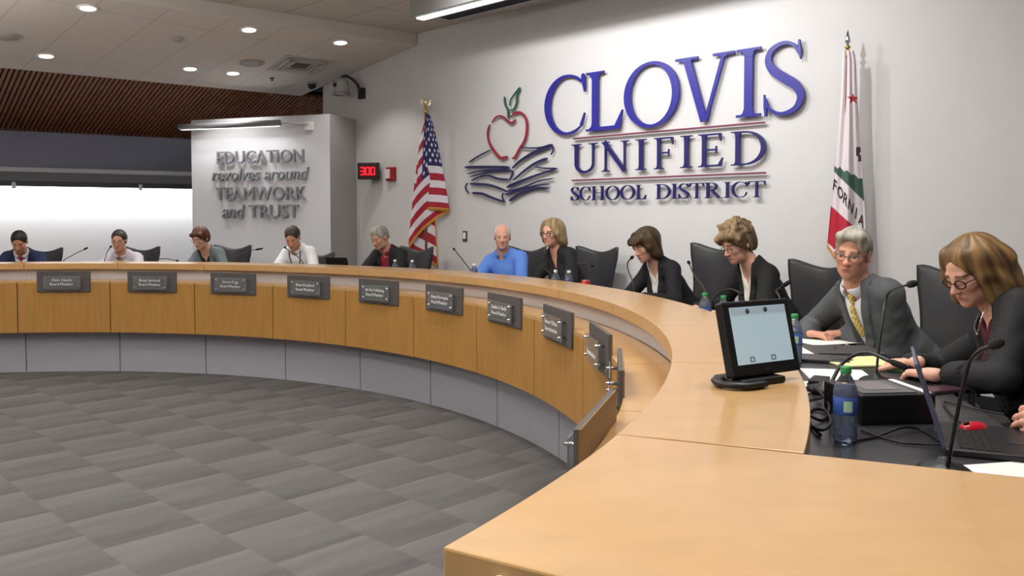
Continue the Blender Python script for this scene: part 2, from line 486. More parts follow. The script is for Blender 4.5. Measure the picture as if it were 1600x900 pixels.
# sloping lower ceiling on the left with its downlights
p1 = on_plane(651, 70, NW, DW-.01); p2 = on_plane(470, 150, NW, DW-.01)
DS = np.array([-.787, -.617, 0.0]); DS /= np.linalg.norm(DS)
LS = 8.5
lo = [p1, p2, p2+DS*LS, p1+DS*LS]
hi = [np.array([q[0], q[1], ZC-.001]) for q in lo]
ang_s = -math.atan2((p2-p1)[1], (p2-p1)[0])
M_SOF = tile_mat('soffit_tile', (214, 206, 198), ang_s, 1.83, .61, .010, off=(.2, .1), dark=.84)
so = quadblock('ceiling_soffit', lo, hi, M_SOF)
so.data.materials.append(mat('fascia_paint', (206, 200, 194), .8, spec=.2))
for pl in so.data.polygons:
    if abs(pl.normal.z) < .5: pl.material_index = 1
NS = np.cross(p2-p1, DS); NS /= np.linalg.norm(NS)
if NS[2] > 0: NS = -NS                           # points down into the room
def on_soffit(x, y):
    r = ray(x, y); o = np.array([0, 0, CZ]); k = ((p1-o)@NS)/(r@NS); return o+r*k
def soffit_frame(x, y):
    q = on_soffit(x, y); z = Vector(NS); xx = Vector(DS); yy = z.cross(xx)
    Mx = Matrix((xx, yy, z)).transposed().to_4x4(); Mx.translation = Vector(q); return Mx
M_LAMP = mat('lamp_lens', (255, 255, 255), .4, emit=(255, 252, 246), estr=9.0)
def downlight(M, label):
    t = thing('recessed_downlight', label, 'ceiling light', M, 'recessed downlights in the sloping ceiling')
    MB().lathe([(.072, 0), (.1, 0), (.1, .006), (.094, .012), (.076, .012), (.072, .006)], n=28, ring=True).build('trim_ring', M_WHITE, t)
    MB().lathe([(.001, .001), (.071, .001), (.071, .004), (.001, .005)], n=24).build('lens', M_LAMP, t)
    return t
dl = [(137, 12, 'round recessed downlight at the upper left, nearest the top edge'),
      (72, 87, 'round recessed downlight nearest the left edge, above the wood slats'),
      (389, 46, 'round recessed downlight above the pair of downlights and the ceiling speaker'),
      (532, 66, 'round recessed downlight furthest right, near the end of the lower ceiling'),
      (297, 107, 'left one of two close recessed downlights above the wall motto'),
      (364, 114, 'right one of two close recessed downlights above the wall motto')]
d0 = None; LAMPS = []
for x, y, lb in dl:
    M = soffit_frame(x, y)
    if d0 is None: d0 = downlight(M, lb)
    else: copy_thing(d0, M, lb)
    LAMPS.append(M.translation+Vector(NS)*.03)
M_GRILLE = mat('speaker_grille', (176, 170, 164), .7, noise=.2, nscale=400)
for x, y, lb in ((10, 57, 'round flush ceiling speaker at the left edge of the picture'), (394, 98, 'round flush ceiling speaker between the paired downlights and the air vent')):
    t = thing('ceiling_speaker', lb, 'speaker', soffit_frame(x, y), 'ceiling speakers')
    MB().lathe([(.125, 0), (.15, 0), (.15, .008), (.143, .012), (.125, .008)], n=32, ring=True).build('trim_ring', M_GRILLE, t)
    MB().lathe([(.001, .002), (.125, .002), (.125, .006), (.001, .009)], n=28).build('grille', M_GRILLE, t)
t = thing('air_vent', 'square white air diffuser set in the sloping ceiling', 'air vent', soffit_frame(470, 102))
mb = MB()
for i, (h0, z0) in enumerate(((.30, .004), (.235, .012), (.17, .018))):
    for sx, sy in ((1, 0), (-1, 0), (0, 1), (0, -1)):
        mb.box((sx*h0, sy*h0, z0), (.022 if sx else h0+.022, .022 if sy else h0+.022, .004))
mb.build('louvre_frame', mat('vent_white', (190, 184, 178), .6), t)
MB().box((0, 0, .004), (.10, .10, .003)).build('core', mat('vent_dark', (92, 88, 86), .8), t)
t = thing('smoke_detector', 'small white smoke detector on the sloping ceiling', 'smoke detector', soffit_frame(277, 60))
MB().lathe([(.001, 0), (.055, 0), (.055, .02), (.035, .035), (.001, .037)], n=20).build('housing', M_GRILLE, t)
t = thing('sprinkler_head', 'small sprinkler head beside the square air vent', 'sprinkler', soffit_frame(425, 122))
MB().lathe([(.001, 0), (.03, 0), (.03, .006), (.008, .01), (.008, .035), (.02, .037), (.001, .04)], n=14).build('nozzle', M_DMETAL, t)
t = thing('dome_camera', 'dark dome security camera at the corner of the sloping ceiling', 'security camera', soffit_frame(487, 130))
MB().lathe([(.001, 0), (.07, 0), (.07, .02), (.001, .022)], n=20).build('base', M_GRILLE, t)
MB().lathe([(.055, .02), (.055, .04), (.045, .065), (.025, .082), (.001, .088)], n=20).build('dome', M_BLACK, t)

# far left: wood slats sloping down to the wall with its lit valance
BD = np.array([.85, .53]); BD /= np.linalg.norm(BD)
B0 = np.array([-7.17, 11.9]); BN = np.array([BD[1], -BD[0]])     # faces the room
def bw(s, z, out=0.0): p = B0+BD*s+BN*out; return np.array([p[0], p[1], z])
def wallrun(name, s0, s1, o0, o1, z0, z1, m, st=True):
    return quadblock(name, [bw(s0, z0, o0), bw(s1, z0, o0), bw(s1, z0, o1), bw(s0, z0, o1)], [bw(s0, z1, o0), bw(s1, z1, o0), bw(s1, z1, o1), bw(s0, z1, o1)], m, st)
wallrun('wall_left', -4, 6.5, -.2, 0, 0, 2.30, M_WHITE)
wallrun('wall_left_upper', -4, 6.5, -.2, 0.05, 2.30, ZC, M_BLUEW)
wallrun('trim_valance_cap', -4, 6.5, .05, .32, 2.24, 2.30, M_TRIM)
wallrun('trim_valance', -4, 6.5, .26, .30, 2.115, 2.24, mat('valance_grey', (112, 112, 118), .6))
wallrun('trim_light_rail', -4, 6.5, .255, .295, 2.04, 2.115, M_DMETAL)
for i, s in enumerate((.16, 1.78, 3.4)):
    t = thing('rail_clip', ('white clip on the dark light rail near the left edge', 'white clip on the dark light rail left of the motto panel', 'white clip on the light rail behind the motto panel')[i], 'clip', Matrix.Translation(Vector(bw(s, 2.05, .30))), 'clips on the light rail')
    MB().box((0, 0, .0), (.02, .02, .045), bev=.004).build('clip_body', M_WHITE, t)
# slats
q0 = p2+DS*LS; q1 = p2-DS*.0
A0 = np.array(p2+DS*LS); A1 = np.array(p2)+(-DS)*1.2
def back_hit(p):                                # run square to the soffit edge until the left wall
    dirv = np.array([-DS[1], DS[0], 0.0]); dirv = dirv if dirv[1] > 0 else -dirv
    k = ((B0+BN*.05-p[:2])@BN)/(dirv[:2]@BN); return p+dirv*k
mbs = MB(); mbb = MB(); nsl = 170
for i in range(nsl):
    f = i/(nsl-1); a = A0+(A1-A0)*f; a = np.array([a[0], a[1], p2[2]-.0]); e = back_hit(a); e[2] = 2.82
    ax = (e-a); side = Vector(-DS).normalized()
    hw = .018; up = Vector((0, 0, .04))
    va = Vector(a)+Vector((0, 0, .0)); ve = Vector(e)
    V = [va-side*hw, va+side*hw, va+side*hw+up, va-side*hw+up, ve-side*hw, ve+side*hw, ve+side*hw+up, ve-side*hw+up]
    mbs.add(V, [(0, 1, 2, 3), (7, 6, 5, 4), (0, 4, 5, 1), (1, 5, 6, 2), (2, 6, 7, 3), (3, 7, 4, 0)])
structure(mbs.build('ceiling_slats', M_SLAT, fix=True))
e0 = back_hit(np.array([A0[0], A0[1], 0])); e1 = back_hit(np.array([A1[0], A1[1], 0]))
zz = p2[2]
V = [(A0[0], A0[1], zz+.05), (A1[0], A1[1], zz+.05), (e1[0], e1[1], 2.87), (e0[0], e0[1], 2.87)]
quadblock('ceiling_slat_backing', V, [(v[0], v[1], v[2]+.03) for v in V], M_SLATBACK)
# closing wall behind the front wall's left end
quadblock('wall_far', [wf(-4.2, DW+.15, 0), wf(-4.05, DW+.15, 0), wf(-4.05, DW+6, 0), wf(-4.2, DW+6, 0)], [wf(-4.2, DW+.15, ZC), wf(-4.05, DW+.15, ZC), wf(-4.05, DW+6, ZC), wf(-4.2, DW+6, ZC)], M_BLUEW)

# projecting wall panel with the motto
KQ = on_plane(557, 300, NW, DW)[:2]; SD = np.array([.33, .944]); SD /= np.linalg.norm(SD); FD = np.array([SD[1], -SD[0]])   # FD runs right along the face
def sol(xpix, base, dirv):
    r = ray(xpix, 300)[:2]; A = np.array([[dirv[0], -r[0]], [dirv[1], -r[1]]]); s = np.linalg.solve(A, -base); return base+dirv*s[0]
K1 = sol(516, KQ, SD); K0 = sol(300, K1, FD)
ZB = on_Y(516, 178, K1[1])[2]
K2 = KQ+SD*.1; K3 = K0+SD*1.2
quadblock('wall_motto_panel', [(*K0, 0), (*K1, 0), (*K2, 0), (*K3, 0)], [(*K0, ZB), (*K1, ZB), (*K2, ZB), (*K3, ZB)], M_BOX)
FN = np.array([FD[1], -FD[0]])
def face(s, z, out=0.0): p = K0+FD*s+FN*out; return Vector((p[0], p[1], z))
WB = float(np.linalg.norm(K1-K0))
def face_uz(x, y):
    r = ray(x, y); k = (FN@K0)/(FN@r[:2]); p = r*k; return float((p[:2]-K0)@FD), float(p[2]+CZ)
def face_frame(s, z, out=0.0):
    M = Matrix(((FD[0], 0, FN[0]), (FD[1], 0, FN[1]), (0, 1, 0))).to_4x4(); M.translation = face(s, z, out); return M   # x right, y up, z out
po = bpy.data.objects['wall_motto_panel']; po.data.materials.append(mat('shaded_side_grey', (168, 166, 164), .8, spec=.2))  # shade of the panel's side face put into its colour
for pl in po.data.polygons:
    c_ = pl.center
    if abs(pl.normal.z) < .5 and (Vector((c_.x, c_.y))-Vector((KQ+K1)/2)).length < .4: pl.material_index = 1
t = thing('picture_light', 'long grey bar light along the top of the motto panel', 'wall light', face_frame(0, 0))
sa, za = face_uz(297, 201); sb, zb = face_uz(452, 193)
MB().tube([(sa, za, .20), (sb, za, .20)], .038, 14).build('lamp_bar', mat('lamp_bar_grey', (128, 126, 132), .5), t)
MB().box(((sa+sb)/2, za-.036, .19), ((sb-sa)/2-.02, .004, .02)).build('lamp_strip', mat('strip_glow', (200, 200, 200), .5, emit=(255, 250, 245), estr=.35), t)
MB().tube([(sb, za, .2), (sb+.12, za, .17), (sb+.30, za-.01, .02)], .012, 8).build('arm', M_TRIM, t)
MB().box((sb+.30, za-.03, .015), (.06, .055, .015), bev=.006).build('wall_plate', M_WHITE, t)
t2 = thing('motto_sign', 'raised grey letters spelling a motto on the white wall panel', 'sign', face_frame(0, 0))
M_LETG = mat('sign_grey', (128, 128, 134), .5, .2)
def row_of_letters(line, x0, x1, ytop, ybot, shear, parent, m, depth=.03, gap=.018, capl=None):
    ua, zt = face_uz(x0, ytop); ub, _ = face_uz(x1, ytop); uc, zbm = face_uz((x0+x1)/2, ybot); _, ztm = face_uz((x0+x1)/2, ytop)
    V, _f = text_verts(line, shear); w0, w1 = V[:, 0].min(), V[:, 0].max()
    ref, _f = text_verts(capl or line[0], 0); H = ref[:, 1].max()
    sx = (ub-ua)/(w1-w0); sy = (ztm-zbm)/H
    for i, ch in enumerate(line):
        if ch == ' ': continue
        V, Fc = text_verts(ch, shear)
        pre, _f = text_verts(line[:i+1], shear)
        dx = pre[:, 0].max()-V[:, 0].max()
        X = np.c_[ua+(V[:, 0]+dx-w0)*sx, zbm+V[:, 1]*sy, gap+(V[:, 2]/.1+1)/2*depth]
        link_mesh('letter', X, Fc, m, parent)
row_of_letters('EDUCATION', 342, 477, 235.5, 255, 0, t2, M_LETG)
row_of_letters('revolves around', 334, 485, 263, 281.5, .25, t2, M_LETG, capl='l')
row_of_letters('TEAMWORK', 340, 480, 292.5, 312.5, 0, t2, M_LETG)
row_of_letters('and', 350, 385, 320, 340.5, .25, t2, M_LETG, capl='d')
row_of_letters('TRUST', 392, 469, 320, 340.5, 0, t2, M_LETG)

# ------------------------------------------------------------------ things on the front wall
def wall_frame(x, y, out=0.0):
    u, z = wall_uz(x, y)
    M = Matrix(((UW[0], 0, -NW[0]), (UW[1], 0, -NW[1]), (0, 1, 0))).to_4x4(); M.translation = wall_pt(u, z, out); return M, u, z
def ppm(x):                                     # metres per pixel along the wall at pixel column x
    return abs(wall_uz(x+1, 300)[0]-wall_uz(x-1, 300)[0])/2, abs(wall_uz(x, 300)[1]-wall_uz(x, 302)[1])/2
# timer clock
M, u, z = wall_frame(592, 268)
a = Matrix.Rotation(R_(38), 4, 'Y')
M = M @ Matrix.Translation((0, 0, .17)) @ a
t = thing('countdown_timer', 'black digital timer on the wall showing 300 in red', 'clock', M)
M_RED = mat('red_led', (255, 30, 50), .5, emit=(235, 20, 48), estr=1.3)
bevel(MB().box((0, 0, -.03), (.135, .105, .04)).build('case', M_BLACK, t), .006)
MB().box((0, 0, .012), (.118, .085, .004)).build('display_window', mat('red_filter', (70, 6, 14), .2), t)
def seg7(mb, cx, cy, w, h, th, on):
    P = {'a': ((-w, h), (w, h)), 'b': ((w, h), (w, 0)), 'c': ((w, 0), (w, -h)), 'd': ((-w, -h), (w, -h)), 'e': ((-w, 0), (-w, -h)), 'f': ((-w, h), (-w, 0)), 'g': ((-w, 0), (w, 0))}
    for s_ in on:
        (ax, ay), (bx, by) = P[s_]; hx = abs(bx-ax)/2+th*.5; hy = abs(by-ay)/2+th*.5
        mb.box((cx+(ax+bx)/2, cy+(ay+by)/2, .019), (max(hx, th), max(hy, th), .003))
for cx, on in ((-.075, 'abgcd'), (.0, 'abcdef'), (.075, 'abcdef')):
    mb = MB(); seg7(mb, cx*.9, -.002, .022, .044, .0075, on); mb.build('digit', M_RED, t)
MB().box((0, -.02, -.115), (.03, .03, .045)).build('bracket', M_DMETAL, t)
M, u, z = wall_frame(613, 272)
t = thing('alarm_strobe', 'small red and white fire alarm strobe beside the timer', 'alarm', M)
bevel(MB().box((0, 0, .02), (.085, .085, .02)).build('base', mat('alarm_red', (150, 30, 40), .4), t), .006)
bevel(MB().box((-.03, 0, .055), (.045, .06, .016)).build('lens', mat('strobe_white', (225, 215, 220), .25), t), .008)
# wall camera
M, u, z = wall_frame(560, 138)
t = thing('wall_camera', 'light grey video camera hung on the wall under the lower ceiling', 'camera', M)
bevel(MB().box((.10, -.08, .02), (.06, .07, .02)).build('wall_plate', M_DMETAL, t), .006)
MB().tube(catmull([(.10, -.08, .03), (.09, .05, .10), (.03, .13, .2), (-.03, .12, .24)], 5), .02, 10).build('arm', M_DMETAL, t)
M_CAM = mat('camera_grey', (168, 166, 164), .4)
MB().lathe([(.001, .11), (.07, .10), (.095, .05), (.1, -.02), (.1, -.09), (.001, -.09)], (-.03, 0, .24), 20, Matrix.Rotation(R_(-90), 4, 'X')).build('housing', M_CAM, t)
MB().lathe([(.001, -.09), (.11, -.09), (.115, -.115), (.001, -.12)], (-.03, 0, .24), 20, Matrix.Rotation(R_(-90), 4, 'X')).build('base_ring', M_METAL, t)
MB().cyl((-.03, .01, .33), (-.03, .01, .355), .028, n=18).build('lens', M_BLACK, t)
# switch
M, u, z = wall_frame(727, 369)
t = thing('wall_switch', 'small white wall switch with a dark rim near the flag', 'switch', M)
bevel(MB().box((0, 0, .006), (.037, .06, .006)).build('plate', mat('switch_dark', (70, 68, 66), .4), t), .003)
bevel(MB().box((0, .005, .015), (.02, .036, .005)).build('rocker', M_WHITE, t), .003)

# ------------------------------------------------------------------ raised sign letters
def arcpts(cx, cy, rx, ry, a0, a1, n): return [(cx+rx*math.cos(R_(a0+(a1-a0)*i/n)), cy+ry*math.sin(R_(a0+(a1-a0)*i/n))) for i in range(n+1)]
def stem(x, w=.13, top=True, bot=True, sl=.17, sr=.17, y0=0, y1=1):
    S = [([(x, y0), (x, y1)], [w, w])]
    if bot: S += [([(x-sl, y0+.018), (x+sr, y0+.018)], .036), ([(x, y0+.02), (x, y0+.05), (x, y0+.12)], [w+.17, w+.05, w])]
    if top: S += [([(x-sl, y1-.018), (x+sr, y1-.018)], .036), ([(x, y1-.12), (x, y1-.05), (x, y1-.02)], [w, w+.05, w+.17])]
    return S
def gl_C():
    p = arcpts(.47, .5, .40, .475, 48, 312, 40); w = [.045+.085*max(0, -math.cos(R_(48+264*i/40)))**1.3 for i in range(41)]
    for i in range(36, 41): w[i] = .05-.009*(i-36)
    return [(p, w), ([(.80, .68), (.785, .80), (.77, .93), (.765, .975)], [.02, .055, .075, .03]), ([(.735, .14), (.80, .34)], [.05, .015])]
def gl_L(): return stem(.2)+[([(.1, .03), (.66, .03)], .06), ([(.62, .02), (.72, .31)], [.13, .012])]
def gl_O():
    n = 56; p = arcpts(.48, .5, .42, .475, 0, 360, n)[:-1]; w = [.05+.085*abs(math.cos(2*PI*i/n-.12))**1.5 for i in range(n)]
    return [(p, w, True)]
def gl_V(): return [([(.165, .965), (.47, .0)], [.15, .13]), ([(.795, .97), (.50, .0)], [.065, .06]), ([(-.04, .982), (.36, .982)], .036), ([(.62, .982), (.98, .982)], .036), ([(.16, .982), (.165, .93)], [.27, .17]), ([(.795, .982), (.79, .93)], [.2, .08])]
def gl_I(): return stem(.18)
def gl_S():
    p = catmull([(.60, .80), (.52, .925), (.36, .972), (.17, .90), (.115, .76), (.20, .62), (.38, .50), (.56, .385), (.635, .24), (.55, .085), (.34, .028), (.15, .10), (.075, .25)], 5)
    wk = [.03, .05, .055, .085, .12, .145, .155, .145, .125, .085, .055, .05, .03]; n = len(p)
    w = [float(np.interp(i/(n-1)*(len(wk)-1), range(len(wk)), wk)) for i in range(n)]
    return [(p, w), ([(.625, .73), (.61, .84), (.60, .985)], [.015, .06, .03]), ([(.085, .01), (.075, .14), (.055, .31)], [.035, .06, .015])]
def gl_U():
    p = [(.17, 1), (.17, .34)]+arcpts(.47, .32, .30, .295, 180, 360, 20)+[(.77, .36), (.77, 1)]
    n = len(p); w = [.125 if i < 4 else (.06 if i > n-4 else .125-.065*(i-3)/(n-7)) for i in range(n)]
    return [(p, w), ([(0, .982), (.34, .982)], .036), ([(.62, .982), (.92, .982)], .036), ([(.17, .985), (.17, .9)], [.26, .13]), ([(.77, .985), (.77, .92)], [.18, .06])]
def gl_N(): return stem(.17, .055, True, True, .14, .14)+stem(.86, .055, True, False, .14, .14)+[([(.12, 1), (.86, 0)], [.16, .13])]
def gl_F(): return stem(.2)+[([(.2, .975), (.70, .975)], .05), ([(.685, .985), (.72, .76)], [.1, .012]), ([(.2, .51), (.58, .51)], .05), ([(.575, .62), (.575, .40)], [.03, .03])]
def gl_E(): return stem(.2)+[([(.2, .975), (.70, .975)], .05), ([(.68, .985), (.71, .76)], [.1, .012]), ([(.2, .51), (.58, .51)], .05), ([(.575, .62), (.575, .40)], [.03, .03]), ([(.2, .028), (.70, .028)], .056), ([(.68, .015), (.77, .26)], [.12, .012])]
def gl_D():
    p = [(.2, .972), (.34, .972)]+arcpts(.38, .5, .48, .472, 85, -85, 30)+[(.34, .028), (.2, .028)]; n = len(p)
    w = [.05+.085*max(0, math.sin(PI*i/(n-1)))**2 for i in range(n)]
    return stem(.2)+[(p, w)]
def gl_H(): return stem(.2)+stem(.86)+[([(.2, .52), (.86, .52)], .05)]
def gl_T(): return stem(.44, top=False)+[([(.02, .972), (.86, .972)], .055), ([(.05, .985), (.0, .75)], [.1, .012]), ([(.83, .985), (.88, .75)], [.1, .012])]
def gl_R():
    p = [(.2, .972), (.34, .972)]+arcpts(.36, .735, .28, .237, 85, -85, 22)+[(.3, .5), (.2, .5)]; n = len(p)
    w = [.05+.075*max(0, math.sin(PI*i/(n-1)))**2 for i in range(n)]
    return stem(.2)+[(p, w), ([(.40, .52), (.78, .04)], [.12, .13]), ([(.70, .018), (.97, .018)], .036)]
GL = dict(C=gl_C, L=gl_L, O=gl_O, V=gl_V, I=gl_I, S=gl_S, U=gl_U, N=gl_N, F=gl_F, E=gl_E, D=gl_D, H=gl_H, T=gl_T, R=gl_R)
M_BLUE = mat('sign_blue', (36, 34, 136), .4)
M_NAVY = mat('sign_navy', (30, 26, 94), .4)
M_INK = mat('sign_ink', (38, 40, 84), .4)
M_RULE = mat('sign_maroon', (112, 52, 74), .4)
M_APPLE = mat('sign_red', (150, 36, 58), .4)
M_LEAF = mat('sign_green', (44, 92, 66), .4)
sg = thing('wall_sign', 'large raised blue letters with an apple on books emblem on the wall', 'sign', wall_frame(1000, 300)[0])
def wpt(out0):
    return lambda x, y, d: wall_pt(x, y, d)
def letter(ch, x0, x1, yt, yb, m, d0=.03, d1=.055, z=None, wk=.86):
    xm = (x0+x1)/2
    u0 = wall_uz(x0, yt)[0]; u1 = wall_uz(x1, yt)[0]; zt = wall_uz(xm, yt)[1]; zb = wall_uz(xm, yb)[1]
    if z: zb, zt = z
    S = GL[ch](); ex = []
    for s_ in S:
        P = np.array(s_[0]); w = [v*wk for v in s_[1]] if hasattr(s_[1], '__len__') else [s_[1]]*len(P)
        n = len(P)
        for i in range(n):
            d = P[min(i+1, n-1)]-P[max(i-1, 0)]; d = d/(np.linalg.norm(d)+1e-9); ex.append(P[i][0]+abs(d[1])*w[i]/2); ex.append(P[i][0]-abs(d[1])*w[i]/2)
    a, bb = min(ex), max(ex); sx = (u1-u0)/(bb-a); sy = zt-zb
    mb = MB()
    for i, s_ in enumerate(S):
        e = .0005*i
        mb.strip(s_[0], [v*wk for v in s_[1]] if hasattr(s_[1], '__len__') else s_[1], lambda x, y, d: wall_pt(u0+(x-a)*sx, zb+y*sy, d), d0+e, d1+e, closed=len(s_) > 2)
    return mb.build('letter', m, sg, world=True, fix=True)
zc0 = wall_uz(950, 203.5)[1]; zc1 = wall_uz(1173, 77)[1]
for ch, x0, x1, over in (('C', 856, 919, 1), ('L', 921, 978, 0), ('O', 980, 1066, 1), ('V', 1060, 1152, 0), ('I', 1155, 1193, 0), ('S', 1198, 1261, 1)):
    e = .018 if over else 0
    letter(ch, x0, x1, 140, 140, M_BLUE, z=(zc0-e, zc1+e))
zu0 = wall_uz(1165, 258.5)[1]; zu1 = wall_uz(1165, 205.5)[1]
for ch, x0, x1 in (('U', 898, 938), ('N', 945, 987), ('I', 998, 1014), ('F', 1027, 1056), ('I', 1068, 1086), ('E', 1096, 1134), ('D', 1147, 1201)):
    letter(ch, x0, x1, 235, 235, M_NAVY, z=(zu0, zu1))
zs0 = wall_uz(1186, 308.5)[1]; zs1 = wall_uz(1186, 283)[1]
for ch, x0, x1 in (('S', 897, 909), ('C', 910.5, 926), ('H', 929, 949), ('O', 951, 972), ('O', 974, 996), ('L', 998, 1014), ('D', 1029, 1052), ('I', 1053.5, 1062.5), ('S', 1065, 1081), ('T', 1082, 1104), ('R', 1105, 1134), ('I', 1135.5, 1146), ('C', 1147.5, 1171), ('T', 1173, 1200)):
    letter(ch, x0, x1, 300, 300, M_NAVY, z=(zs0, zs1))
for x0, x1, y0, y1 in ((900, 1199, 217, 192), (898, 1200, 282.5, 270)):
    u0, z0 = wall_uz(x0, y0); u1, z1 = wall_uz(x1, y1); zz = (z0+z1)/2
    MB().strip([(u0, zz), (u1, zz)], .015, lambda x, y, d: wall_pt(x, y, d), .03, .05).build('rule', M_RULE, sg, world=True, fix=True)
def brush(name, px, w0, w1, m, taper=True, ox=720, oy=130, k=170/765):
    P = [wall_uz(ox+x*k, oy+y*k) for x, y in px]
    if len(P) > 2: P = catmull(P, 6)
    n = len(P); w = []
    for i in range(n):
        f = i/(n-1) if n > 1 else 0
        e = min(1, min(f, 1-f)*8+.45)
        w.append((w0+(w1-w0)*f)*e*.72)
    return MB().strip(P, w, lambda x, y, d: wall_pt(x, y, d), .03, .045).build(name, m, sg, world=True, fix=True)
A = 'apple_outline'
brush(A, [(236, 280), (262, 245), (290, 232), (320, 242), (348, 268), (378, 282), (404, 258)], .02, .034, M_APPLE)
brush(A, [(222, 292), (208, 340), (212, 400), (240, 460), (290, 522), (322, 526), (346, 518)], .026, .045, M_APPLE)
brush(A, [(368, 242), (400, 212), (440, 210), (474, 250), (482, 320), (468, 400), (430, 465), (400, 520), (380, 530)], .03, .038, M_APPLE)
brush('apple_stem', [(324, 98), (330, 150), (350, 195), (352, 248)], .022, .036, M_LEAF)
brush('apple_leaf', [(360, 190), (390, 186), (410, 140), (414, 85), (434, 32)], .024, .034, M_LEAF)
brush('apple_leaf', [(362, 160), (368, 120), (395, 80), (434, 32)], .014, .024, M_LEAF)
K = 'book_stroke'
for px, w0, w1 in (([(76, 558), (140, 515), (228, 470)], .03, .022), ([(46, 592), (200, 590), (358, 592)], .05, .05),
                   ([(62, 638), (180, 615), (366, 604)], .02, .036), ([(84, 660), (200, 625), (300, 618), (374, 618), (380, 640), (360, 684)], .022, .03),
                   ([(92, 688), (140, 662), (210, 650), (280, 672), (360, 680)], .02, .045), ([(82, 708), (200, 714), (270, 732), (340, 760)], .055, .03),
                   ([(64, 702), (50, 735), (74, 776)], .024, .02), ([(98, 772), (170, 778), (240, 806), (328, 836)], .05, .034), ([(326, 836), (308, 800), (316, 774)], .024, .02),
                   ([(440, 452), (520, 458), (590, 452), (658, 432)], .024, .034), ([(380, 598), (440, 545), (540, 485), (658, 438)], .036, .07), ([(656, 430), (668, 470), (650, 505)], .028, .016),
                   ([(388, 682), (460, 620), (540, 565), (626, 530)], .026, .055), ([(540, 588), (600, 598), (696, 602)], .02, .034),
                   ([(342, 732), (440, 690), (560, 645), (692, 602)], .06, .03), ([(330, 764), (450, 735), (560, 690), (668, 670)], .035, .02),
                   ([(328, 784), (440, 748), (540, 722), (640, 710)], .036, .024), ([(358, 826), (440, 775), (540, 738), (634, 742)], .055, .034)):
    brush(K, px, w0*.8, w1*.8, M_INK)

# upper ceiling fittings near the front wall
def ceil_pt(x, y, z=ZC): return on_z(x, y, z)
c = ceil_pt(640, 27, 3.62)
fx = thing('linear_ceiling_light', 'long linear pendant light below the upper ceiling, parallel to the sign wall', 'ceiling light', frame((c[0], c[1], 3.62), math.degrees(math.atan2(UW[1], UW[0]))))
Ld = 4.2
bevel(MB().box((-.11, Ld/2, .10), (.11, Ld/2, .10)).build('housing', mat('fixture_grey', (150, 148, 146), .5), fx), .005)
MB().box((-.11, Ld/2, -.004), (.045, Ld/2-.03, .006)).build('lamp_strip', mat('tube_glow', (255, 255, 255), .5, emit=(250, 250, 255), estr=7.0), fx)
for f in (.15, .85): MB().cyl((-.11, Ld*f, .2), (-.11, Ld*f, ZC-3.62), .012, n=8).build('hanger', M_DMETAL, fx)
c = ceil_pt(692, 27, ZC)
sv = thing('slot_vent', 'dark slot air vent in the upper ceiling beside the linear light', 'air vent', frame((c[0], c[1], ZC-.012), math.degrees(math.atan2(UW[1], UW[0]))))
MB().box((0, 2.0, .006), (.11, 2.0, .006)).build('slot', mat('slot_dark', (26, 24, 40), .7), sv)
for dx in (-.12, .12): MB().box((dx, 2.0, .003), (.012, 2.0, .009)).build('edge_trim', M_TRIM, sv)
# ------------------------------------------------------------------ curved dais
def wood_mat(name, rgb, rough, noise, stretch, coat=0.0, nscale=6):
    m = mat(name, rgb, rough, noise=noise, nscale=nscale, stretch=stretch, coat=coat, spec=.5)
    return m
M_FRONT = wood_mat('maple_front', (170, 125, 64), .42, .10, (5, 5, .5))
M_TOP = wood_mat('maple_top', (192, 152, 102), .28, .05, (1.2, 2.5, 1), .25)
M_RISER = mat('riser_grey', (196, 192, 194), .5)
M_KICK = mat('kick_metal', (168, 168, 178), .42, .15, noise=.05, nscale=40, stretch=(.2, .2, 6))
M_DESK = mat('desk_black', (52, 51, 54), .35, noise=.05, nscale=30)
Z_TOP, Z_SLAB, Z_DESK = 1.13, 1.07, .9875
SEATS = [-13.5+11*k for k in range(12)]
who = ['the man in the navy suit', 'the man in the pale striped shirt', 'the woman in the grey-green cardigan', 'the man in the white shirt', 'the grey-haired man in the black jacket', 'the man in the blue shirt',
       'the blond woman in glasses', 'the dark-haired woman looking down', 'the tousled blond woman', 'the man in the grey suit', 'the woman in the maroon top', 'the hand at the right edge']
for k, th in enumerate(SEATS):
    a, c_ = th-5.44, th+5.44
    t = thing('dais_bay', f'curved maple dais bay in front of {who[k]}', 'desk', P3(th, 5.2, 0), 'curved dais bays')
    bevel(MB().arc(4.82, 4.85, .432, .934, a, c_).build('front_panel', M_FRONT, t, world=True), .002)
    MB().arc(4.82, 5.06, .936, .96, a-.03, c_+.03).build('ledge', M_TOP, t, world=True)
    MB().arc(4.852, 5.0, .432, .45, a, c_).build('bottom_board', M_FRONT, t, world=True)
    MB().arc(5.0, 5.03, 0, .432, a, c_).build('kick_panel', M_KICK, t, world=True)
    MB().arc(5.065, 5.09, .9605, 1.069, a-.05, c_+.05).build('riser', M_RISER, t, world=True)
    MB().arc(5.31, 5.34, .9885, 1.069, a-.05, c_+.05).build('back_riser', M_FRONT, t, world=True)
    MB().arc(5.28, 5.96, .9575, .9875, a-.05, c_+.05).build('work_surface', M_DESK, t, world=True)
    MB().arc(5.10, 5.88, PLAT, .957, a+.02, a+.3).build('gable', M_FRONT, t, world=True)
ct = thing('counter_top', 'continuous pale maple counter top running round the curved dais', 'counter', P3(50, 5.18, Z_SLAB))
edges = [-19]+[3+11*k for k in range(-1, 11)]
for k in range(len(SEATS)):
    a = SEATS[k]-5.5+.03; c_ = SEATS[k]+5.5-.03
    if k == 11: c_ = 113.18
    bevel(MB().arc(4.99, 5.38, Z_SLAB, Z_TOP, a, c_).build('top_segment', M_TOP, ct, world=True), .002)
